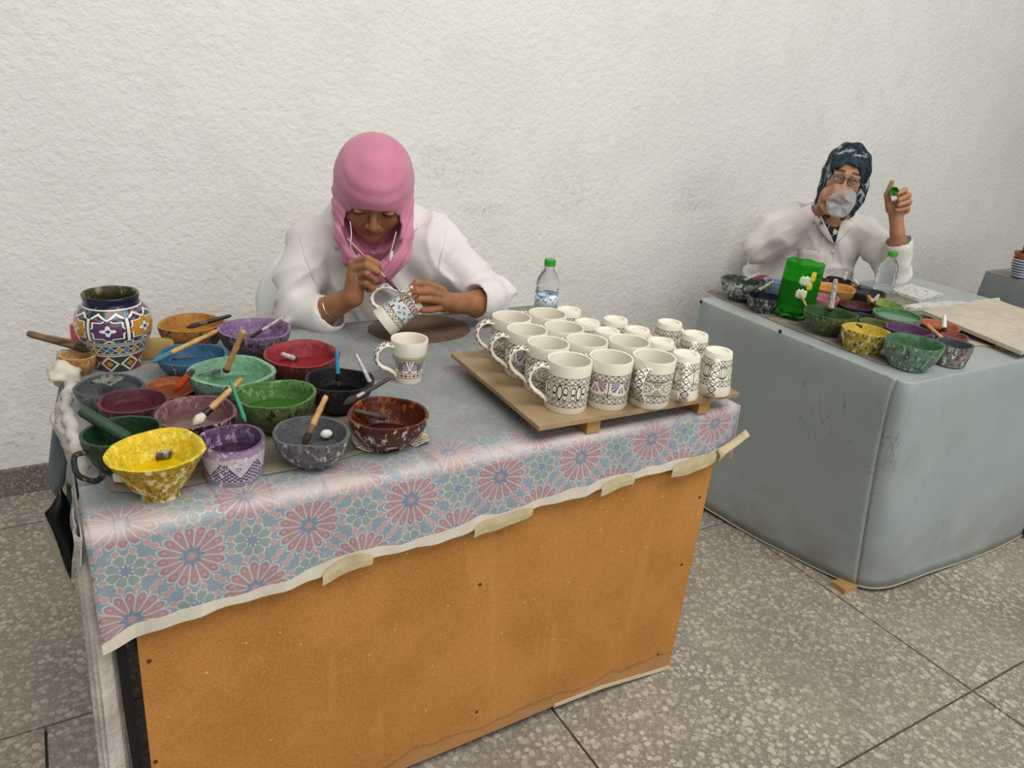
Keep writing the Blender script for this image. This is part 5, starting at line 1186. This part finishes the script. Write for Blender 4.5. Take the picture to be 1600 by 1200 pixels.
for pts in ([(1409, 304, -.14), (1414, 297, -.172), (1402, 303, -.190)], [(1416, 309, -.138), (1420, 305, -.172), (1405, 312, -.190)], [(1419, 317, -.136), (1421, 315, -.170), (1405, 320, -.186)], [(1416, 326, -.134), (1416, 325, -.162), (1402, 328, -.176)]):
    S.chain([f(*q) for q in pts], [.0125, .0105, .0095], .003)
S.chain([f(1390, 328, -.145), f(1386, 304, -.168), f(1394, 284, -.175)], [.0145, .0112, .0085], .005)
me, V, Fq = S.mesh('body'); face_attr(me, V, HC2, R2); link('body', me, m_skin('skin_fair', '#b98a6c', '#a87859', '#9a5a50'), p2, angle=180); eyeball(p2, HC2, R2, PP)
# coat
S = SDF((-.52, -.25, .44), (.40, .36, 1.14), .005)
S.ell((-.07, .10, .70), (.20, .14, .30), .02); S.ell((nk2[0]-.02, .08, nk2[2]-.11), (.165, .10, .12), .06); S.cap(sA+[.03, .01, -.02], sB+[-.02, .01, -.02], .056, .056, .05)
S.cap(nk2+[-.05, .02, -.03], nk2+[.05, .02, -.03], .06, .06, .04)
S.cap(nk2+[0, -.02, .05], nk2+[0, -.07, .16], .06, .08, .01, 's')
S.chain([sA, (sA+eA)/2+[-.012, 0, .01], eA], [.066, .068, .060], .03); cA = eA+(wA-eA)*.84; S.chain([eA, (eA+cA)/2+[0, 0, -.008], cA], [.062, .056, .044], .03)
S.chain([sB, (sB+eB)/2+[.01, 0, 0], eB+[.0, 0, .0]], [.062, .064, .058], .03); cB = f(1404, 382, -.10); S.chain([eB, cB], [.058, .053], .02)
S.ell((-.07, .2, .46), (.21, .18, .12), .06)
def folds3(x, y, z):
    a = np.sin(48*z-30*x+5*np.sin(13*x+9*y))*np.sin(19*x+9*z+3*y); b_ = np.sin(64*(z-.5*x)+6*np.sin(18*y+9*x)); m_ = cuffmask(x, y, z, cA, cB); return m_*(.003*a+.002*b_-.008*(1-np.abs(np.sin(13*z-16*x+9*y+1.3*np.sin(9*z+14*y))))**3-.005*(1-np.abs(np.sin(17*z+12*x+12*y+1.6*np.sin(12*x))))**3+.003)
S.warp(folds3)
dA = (wA-eA)/np.linalg.norm(wA-eA); S.cap(cA+dA*.022, cA+dA*.14, .030, .030, .004, 's'); dB = (wB-cB)/np.linalg.norm(wB-cB); S.cap(cB+dB*.012, cB+dB*.14, .046, .046, .004, 's')
me, V, Fq = S.mesh('coat', 3); mcoat2 = m_coat('white_coat_twill', '#dcd6d0', '#cdc6c0'); link('coat', me, mcoat2, p2, angle=180)
bvc = BVHTree.FromPolygons([tuple(q) for q in V], [tuple(q) for q in Fq.tolist()])
g = G('navy_print'); v_ = g.noise(30, 3); col = g.mix(g.noise(28, 3, .6).ramp(.60, .64), '#18202b', '#c8bfa4'); mnavy = g.out(col, .7)
poly_patch('shirt_front', f, bvc, [(1276, 338), (1295, 330), (1316, 338), (1310, 360), (1303, 381), (1294, 364)], mnavy, p2, .003, .002)
poly_patch('lapel', f, bvc, [(1276, 336), (1283, 338), (1296, 364), (1304, 382), (1296, 378), (1281, 360), (1271, 346)], mcoat2, p2, .009, .004)
poly_patch('lapel', f, bvc, [(1317, 336), (1326, 346), (1333, 352), (1326, 354), (1328, 358), (1316, 372), (1304, 384), (1310, 360)], mcoat2, p2, .009, .004)
poly_patch('pocket', f, bvc, [(1247, 388), (1288, 394), (1286, 428), (1246, 424)], mcoat2, p2, .004, .002)
for u, v in ((1301, 393), (1280, 393)):
    h_ = stick(f, bvc, u, v, .004)
    if h_ is not None: bb = MB(); bb.lathe([(.006, 0), (.0055, .002), (.001, .0022)], 14); o = bb.obj('button', plain('pearl_button', '#e6e0d8', .3), p2); o.location = h_; o.rotation_euler = (PI/2, 0, 0)
seam([(1304, 384), (1302, 405), (1300, 430)], 'seam', f, bvc, p2)
# scarf
S = SDF((-.20, -.16, .93), (.16, .18, 1.34), .0035)
def HQ(x, y, z): return HC2+R2@np.array([x, y, z])
S.ell(HQ(0, .010, .022), (.090, .108, .104), .02, R=R2); S.ell(HQ(0, .02, -.05), (.082, .085, .10), .04, R=R2)
S.cap(HQ(0, .02, -.09), nk2+[0, 0, .02], .062, .075, .03); S.chain([f(1290, 300, -.0), f(1284, 315, -.02), f(1290, 330, -.045)], [.026, .024, .02], .02); S.chain([f(1349, 290, -.01), f(1342, 312, -.03), f(1330, 328, -.05)], [.022, .020, .018], .02)
S.ell(HQ(0, -.09, -.042), (.062, .10, .092), .008, 's', R=R2); S.ell(HQ(0, -.012, -.035), (.070, .082, .088), .004, 's', R=R2)
S.warp(lambda x, y, z: .0022*np.sin(120*x+30*y+2*np.sin(20*z))+.0016*np.sin(85*z-60*np.abs(x)))
me, V3, F3 = S.mesh('headscarf', 2); g = G('navy_floral_scarf'); n1 = g.noise(18, 3, .6, dist=1.2); n2 = g.noise(22, 4, .65, dist=1.0)
col = g.mix(n1.ramp(.42, .58), '#161d24', '#2d3c4a'); col = g.mix(n2.ramp(.54, .64), col, '#a3aeae'); col = g.mix(g.noise(60, 2, .5).ramp(.6, .66)*.7, col, '#10161c'); link('headscarf', me, g.out(col, .7, spec=.2), p2, angle=180)
# glasses
gl = MB(); mfr = plain('dark_frame', '#2b2228', .35)
for sx in (-1, 1):
    pts = [HQ(sx*(.034+.0265*math.copysign(abs(math.cos(t))**.6, math.cos(t))), -.108+.012*abs(math.cos(t))*0+(.010 if False else 0), -.010+.0165*math.copysign(abs(math.sin(t))**.7, math.sin(t))) for t in np.linspace(0, 2*PI, 33)]
    gl.tube(pts, [.0019 if math.sin(t) > -.2 else .0011 for t in np.linspace(0, 2*PI, 33)], 6, cap=False); gl.tube([HQ(sx*.060, -.107, -.002), HQ(sx*.073, -.09, .0), HQ(sx*.078, -.03, .0)], .0018, 6)
gl.tube([HQ(-.008, -.108, -.004), HQ(0, -.111, -.001), HQ(.008, -.108, -.004)], .0018, 6); glo = gl.obj('glasses', mfr, p2)
mlens = m_clear('lens', '#f4f6f6', .02, 1.05)
for sx in (-1, 1):
    b = MB(); b.add([HQ(sx*(.034+.025*math.cos(t)), -.108, -.010+.015*math.sin(t)) for t in np.linspace(0, 2*PI, 25)[:-1]], [tuple(range(24))]); b.obj('lens', mlens, glo, solid=.0006)
cord([stick(f, bvc, 1296, 352, .008), stick(f, bvc, 1287, 372, .008), stick(f, bvc, 1279, 392, .006)], par=p2, r=.0012)
# trousers, shoes
S = SDF((-.30, -.36, 0), (.22, .36, .62), .010)
for sx in (-1, 1): S.chain([np.array([-.05+sx*.10, .2, .50]), np.array([-.05+sx*.11, -.10, .50]), np.array([-.05+sx*.11, -.08, .09])], [.10, .075, .052], .03)
S.ell((-.05, .2, .52), (.19, .14, .10), .04); me, _, _ = S.mesh('trousers'); link('trousers', me, mtr, p2, angle=180)
for sx in (-1, 1): shoe(p2, sx*1.0-.4, -.09)
q = F2.wld((-.07, .22, 0)); chair('white plastic chair behind the person drinking', q[0], q[1], -F2.yaw+.25)
g = G('cloudy_plastic'); g.bump(g.noise(45, 3), .4, .004); m_cloudy = g.out('#e6e9ea', .2, trans=.72, ior=1.25)
# drinking bottle and cap
m0, b0_ = F2.wld(f(1323, 300, -.112)), F2.wld(f(1311, 322, -.295)); ax_ = (m0-b0_); Lb = np.linalg.norm(ax_); ax_ /= Lb
t = thing('water_bottle', 'crumpled clear bottle raised to the mouth of the person drinking', 'bottle', b0_, rot=Vector(ax_).to_track_quat('Z', 'Y').to_euler()); Rb = .049
b = MB(); b.lathe([(.001, .010), (Rb*.35, .008), (Rb*.75, .001), (Rb*.96, .006), (Rb, .02), (Rb*.97, Lb*.3), (Rb, Lb*.4), (Rb*.94, Lb*.55), (Rb*.7, Lb*.75), (Rb*.36, Lb*.9), (.013, Lb*.95), (.013, Lb)], 40, wob=lambda th, i, r, z: (.002*math.sin(5*th)*(1 if i in (2, 3) else .3)+.0015*math.sin(3*th+z*60), .003*math.sin(5*th) if i in (1, 2) else 0)); b.obj('bottle_body', m_cloudy, t)
q = F2.wld(f(1397, 299, -.192)); t = thing('bottle_cap', 'green bottle cap pinched in the raised hand', 'cap', q, rot=Vector(CC-q).to_track_quat('Z', 'Y').to_euler())
b = MB(); b.lathe([(.001, -.012), (.0165, -.012), (.0175, -.010), (.0175, .010), (.0155, .012), (.0145, .010), (.0145, -.006), (.001, -.007)], 28); b.obj('cap_shell', mcap, t)
# ================================================================== THINGS ON THE FAR TABLE
ZF = T2+.0005
def B2(label, u, v, hw, H, pc, oc, ic, **k):
    k.setdefault('fr', .5); return bowl(label+' on the far table', u, v, hw, 0, T2+.004, pc, splat('fo_'+pc[1:]+str(u), oc), splat('fi_'+pc[1:]+str(u), ic), H=H, group=GB, **k)
FB = {}
g = G('scroll_glaze'); x, y, z = g.sep(g.tc()); a = g.m('ARCTAN2', y, x); w1 = ((g.noise(26, 1, .4, dist=1.4)*6.0).fr()-.5).abs() < .2; mscroll = g.out(g.mix(w1 & (z > .015), '#3e4a44', '#b9beb2'), .35)
FB['scroll'] = bowl('footed bowl with black and white scrolls at the far table corner', 1160, 437, 31, 0, T2+.004, '#2a3a30', mscroll, splat('fi_scroll', ['#3a5244', '#22302a', '#5a6f60']), H=.072, fr=.5, group=GB)
B2('small crimson bowl behind the scrolled one', 1193, 433, 14, 0.058, '#a03a48', ['#8a3a44', '#6d2c34'], ['#b04a58', '#9a3c4a'])
B2('pale blue bowl behind the green bottle vessel', 1213, 438, 19, .06, '#6a8fae', ['#7f9fb8', '#5f7f98'], ['#86a8c2', '#6c8fae'])
B2('speckled navy bowl beside the green bottle vessel', 1194, 462, 26, 0.051, '#14243a', ['#232a36', '#3a4048', '#a8a48c', '#8a8678'], ['#1b3048', '#14202f'], fr=.75, shape='cup')
B2('plum bowl behind the green bottle vessel', 1278, 435, 17, 0.053, '#4a2c4e', ['#402a44', '#2e2030'], ['#5a3860', '#482c4c'])
B2('near black bowl at the back', 1311, 437, 20, 0.049, '#120c10', ['#2a1c22', '#1c1418'], ['#1e1418', '#2a1c20'])
B2('orange bowl with a brush leaning on it', 1300, 448, 36, 0.067, '#c47a1a', ['#b87a2a', '#9a6a2a', '#6f7a3a'], ['#d48c2a', '#c07a1e'])
B2('pink bowl below the orange one', 1284, 463, 26, 0.058, '#b05a62', ['#b8747a', '#9a5a60'], ['#c0707a', '#a85a64'])
B2('charcoal bowl behind the crimson one', 1354, 455, 30, .051, '#2c2a28', ['#4a4640', '#3a3632', '#7a2a30'], ['#3a3632', '#2c2826'])
B2('dark crimson bowl in the middle', 1340, 477, 29, 0.042, '#4a1a20', ['#3a1a1e', '#2a1418'], ['#5a2228', '#481a20'])
B2('green footed bowl holding a birch-coloured brush', 1297, 487, 40, 0.07, '#2a4a1e', ['#3f5a2a', '#55703a', '#27371c', '#8a8a5a'], ['#365c26', '#2a4a1e'], fr=.45, fill=.6)
B2('navy blue bowl behind the yellow one', 1349, 493, 20, 0.045, '#16284a', ['#1c2a44', '#14203a'], ['#1e3258', '#182848'])
B2('lime green bowl behind the pale green one', 1384, 473, 27, 0.047, '#6a8a2a', ['#7f9a3a', '#5f7a2a', '#c8c89a'], ['#86a63a', '#6c8c2c'])
B2('large pale bowl full of green paint', 1402, 491, 37, 0.053, '#3f7a4a', ['#9a9484', '#7f7a6a', '#5a6a50'], ['#4a8a56', '#3f7a4a'], fill=.85, fr=.7, shape='cup')
B2('olive bowl behind the yellow one', 1366, 503, 22, 0.051, '#56602a', ['#5f6a34', '#4a5428'], ['#66722f', '#566028'])
B2('violet bowl behind the pale green one', 1420, 514, 34, 0.064, '#5a2f5e', ['#5a3a5e', '#43284a'], ['#6c3c70', '#5a2f5e'])
B2('yellow bowl flecked with colours', 1354, 514, 36, .064, '#c8a818', ['#b89a1e', '#cfae24', '#efe6c0', '#3a2a2a', '#8a7a1a'], ['#d8ba2a', '#c6a61c'], fr=.75, shape='cup')
B2('light red bowl by the wooden board', 1469, 507, 30, 0.036, '#a8482a', ['#a04a30', '#8a3c26'], ['#c85c3a', '#b04e30'])
B2('brick red bowl under the wooden board edge', 1492, 524, 20, .035, '#8a3c2c', ['#8a4434', '#743428'], ['#9a4a3a', '#843c2e'])
B2('big washed green bowl nearest the camera', 1430, 533, 43, 0.075, '#3c6a40', ['#6a8f72', '#4f7a5c', '#3a5a48', '#a8b89a'], ['#447a4a', '#386a3e'], fr=.62)
B2('grey straight cup with coloured dots', 1492, 536, 27, .062, '#3c3f40', ['#8a8a84', '#6f706c', '#e0dcd0', '#2a4a4a', '#8a3a34'], ['#55585a', '#484a4c'], fr=.85, shape='cup', name='paint_cup', cat='cup')
# green cut bottle
q = pz(1237, 495, T2+.004); t = thing('bottle_vessel', 'cut green soda bottle holding paint water', 'bottle', q, rot=(.02, .03, .3)); Rg = 29*mpp(q+np.array([0, 0, .08])); Hg = .185
g = G('green_pet'); g.bump(g.noise(20, 2), .1, .003); mpet = g.out('#5fd058', .08, trans=.92, ior=1.1)
b = MB(); b.lathe([(.001, .012), (Rg*.5, .006), (Rg*.75, 0), (Rg*.93, .014), (Rg*.97, .04), (Rg, .09), (Rg, Hg), (Rg*.975, Hg), (Rg*.97, .05), (Rg*.7, .016), (.001, .014)], 40, wob=lambda th, i, r, z: (-.006*(1-math.cos(5*th))*.5 if i in (2, 3, 9) else 0, .012*(1-math.cos(5*th))*.5 if i == 2 else (.002*math.sin(7*th) if z > .18 else 0)))
b.obj('bottle_shell', mpet, t); b = MB(); b.lathe([(.001, .02), (Rg*.9, .03), (Rg*.955, .06), (Rg*.955, Hg*.68), (.001, Hg*.68)], 32); b.obj('paint_water', liquid('paint_green_water', '#3a9a3c'), t)
mlbl = plain('torn_label_white', '#c9d8bf', .5); mlby = plain('torn_label_yellow', '#cdbb2a', .5)
for k, (a0, z0, rw, rh, m_) in enumerate(((-2.55, .135, .020, .016, mlbl), (-2.22, .150, .009, .018, mlby), (-2.62, .092, .017, .016, mlbl), (-2.3, .118, .009, .011, mlby))):
    P = []
    for i in range(9):
        row = []
        for j in range(5):
            th = a0+(i-4)/4*rw/Rg; zz = z0+(j-2)/2*rh*(1-.35*((i-4)/4)**2)+.003*math.sin(i*2.3+j); row.append(((Rg+.0012)*math.cos(th), (Rg+.0012)*math.sin(th), zz))
        P.append(row)
    b = MB(); b.sheet(P); b.obj('torn_label', m_, t, solid=.0005)
bottle('clear water bottle with green cap on the far table', 1379, 455, T2+.001, 15.5*mpp(pz(1380, 440, T2+.05)), .155, lab=False)
# papers, tiles and board
mnews2 = plain('grey_newsprint', '#8f897c', .8, .25, 40, col2='#6f6a60')
paper('newspaper_sheet', 'stained newspaper spread under the far table bowls', [(1104, 456), (1130, 468), (1215, 505), (1290, 535), (1380, 570), (1408, 569), (1450, 545), (1500, 520), (1430, 470), (1330, 440), (1150, 440)], T2+.0015, mnews2, 'newspaper', .0012)
paper('paper_scrap', 'pinkish paper scrap beside the grey dotted cup', [(1508, 543), (1530, 540), (1552, 543), (1538, 535), (1515, 532)], T2+.0015, plain('pink_scrap', '#b9a69c', .8))
g = G('ornament_tile'); p = g.geo(); w1 = ((g.noise(30, 1, .4, p, 1.2)*5.0).fr()-.5).abs() < .12; mtile = g.out(g.mix(w1, '#d8d6d0', '#8f9196'), .4)
def slab_(name, label, pix, z, th, mat, cat):
    pts = [pz(u, v, z+th) for u, v in pix]; b = MB(); b.prism([q-np.array([0, 0, th]) for q in pts], (0, 0, th)); return tag(b.obj(name, mat, smooth=False), label, cat)
slab_('tile', 'square white tile with grey ornament beside the far water bottle', [(1390, 452), (1436, 467), (1474, 459), (1424, 443)], T2+.001, .010, mtile, 'tile')
mwt = plain('white_bisque', '#d5d2cb', .6, .08, 30)
slab_('ceramic_slab', 'curved white ceramic slab behind the wooden board', [(1410, 477), (1428, 481), (1470, 481), (1508, 476), (1512, 471), (1480, 470), (1440, 473)], T2+.001, .012, mtile, 'ceramic slab')
slab_('ceramic_slab', 'narrow white ceramic slab at the rear of the wooden board', [(1509, 476), (1540, 474), (1563, 468), (1561, 465), (1520, 470)], T2+.001, .012, mwt, 'ceramic slab')
g = G('white_ply'); p = g.geo(); n = g.noise(7, 5, .65, p); mply = g.out(g.mix(g.noise(60, 4, .6, g.scale(p, (.3, 1, 1))).ramp(.5, .7)*.4, g.mix(n.ramp(.35, .7), '#c9bfae', '#b5a895'), '#9a8a74'), .6)
e0, e1 = pz(1440, 484, T2+.03), pz(1597, 549, T2+.03); e2 = pz(1552, 466, T2+.03); e3 = e1+(e2-e0)
bd = thing('wooden_board', 'large pale wooden board lying over the far table edge', 'board', (e0+e3)/2*np.array([1, 1, 0])+np.array([0, 0, T2])); bl = -np.array(bd.location)
b = MB(); b.prism([q-np.array([0, 0, .012]) for q in (e0, e1, e3, e2)], (0, 0, .012)); b.obj('board', mply, bd, bl, smooth=False)
ux = (e3-e1)/np.linalg.norm(e3-e1); uy = (e1-e0)/np.linalg.norm(e1-e0)
for fq in (.15, .75):
    c0 = e0+(e1-e0)*fq; pts = [c0+ux*.02, c0+uy*.03+ux*.02, c0+uy*.03+ux*.2, c0+ux*.2]; b = MB(); b.prism([np.array([s_[0], s_[1], T2+.0005]) for s_ in pts], (0, 0, .017)); b.obj('batten', mwood, bd, bl, smooth=False)
# brushes there
bg = dict(group='brushes on the far table')
brush('pale brush across the scrolled bowl', (1157, 440), (1186, 428), T2+.075, T2+.09, .005, 'birch', tl=.02, **bg)
brush('stained brush over the speckled navy bowl', (1180, 457), (1208, 440), T2+.06, T2+.085, .006, 'birch', tl=.02, **bg)
brush('birch-coloured brush standing in the green footed bowl', (1297, 487), (1306, 436), T2+.064, T2+.165, .0085, 'birch', tl=.012, **bg)
brush('thin stick in the green footed bowl', (1262, 482), (1250, 459), T2+.06, T2+.10, .003, 'bamboo', tl=.01, **bg)
brush('stained brush leaning in the near black bowl', (1318, 441), (1323, 425), T2+.045, T2+.075, .006, 'birch', tl=.012, **bg)
brush('grey brush leaning over the charcoal bowl', (1346, 453), (1332, 434), T2+.055, T2+.09, .006, 'birch', tl=.02, **bg)
brush('bamboo brush leaning over the lime green bowl', (1368, 478), (1356, 462), T2+.05, T2+.075, .006, 'bamboo', tl=.015, **bg)
brush('white brush leaning beside the dark crimson bowl', (1362, 478), (1373, 460), T2+.045, T2+.08, .006, 'birch', tl=.02, **bg)
brush('grey flat brush lying in the yellow bowl', (1350, 513), (1333, 503), T2+.05, T2+.066, .008, 'dgrey', tl=.02, **bg)
brush('blue brush lying in the washed green bowl', (1440, 533), (1461, 524), T2+.045, T2+.062, .006, 'blue', tl=.015, tipm='bluetip', **bg)
brush('bamboo brush leaning in the dotted cup', (1477, 533), (1449, 508), T2+.055, T2+.085, .006, 'bamboo', tl=.012, **bg)
brush('clear handled brush standing by the light red bowl', (1475, 518), (1476, 492), T2+.04, T2+.085, .007, 'clear', tl=.012, **bg)
# third table
q = pz(1597, 428, .756); bowl('blue and white striped bowl on the third table', 1601, 406, 15, 0, .754, '#8a8f96', None, None, H=.085, fr=.6, group='bowls on the third table') if False else None
g = G('striped_glaze'); x, y, z = g.sep(g.tc()); mstr = g.out(g.mix(((z*85.0).fr()) < .5, '#c9cdd2', '#333f63'), .3)
bowl('blue and white striped bowl on the third table', 1602, 404, 16, 0, .754, '#b06a3a', mstr, plain('terracotta', '#b5764c', .6), H=.085, fr=.7, shape='cup', group='bowls on the third table')
q = pz(1602, 404, .84); b = MB(); b.lathe([(.001, 0), (.03, 0), (.044, .012), (.05, .03), (.047, .03), (.03, .008), (.001, .006)], 28); tag(b.obj('terracotta_dish', plain('terracotta', '#b5764c', .6), loc=(q[0], q[1], .836)), 'orange terracotta dish sitting in the striped bowl', 'dish')
b = MB(); b.lathe([(.001, 0), (.022, 0), (.025, .01), (.026, .05), (.024, .05), (.022, .01), (.001, .008)], 24); tag(b.obj('brown_cup', plain('brown_glaze', '#4a2414', .3), loc=(q[0]+.01, q[1], .845)), 'dark brown cup standing in the terracotta dish', 'cup')
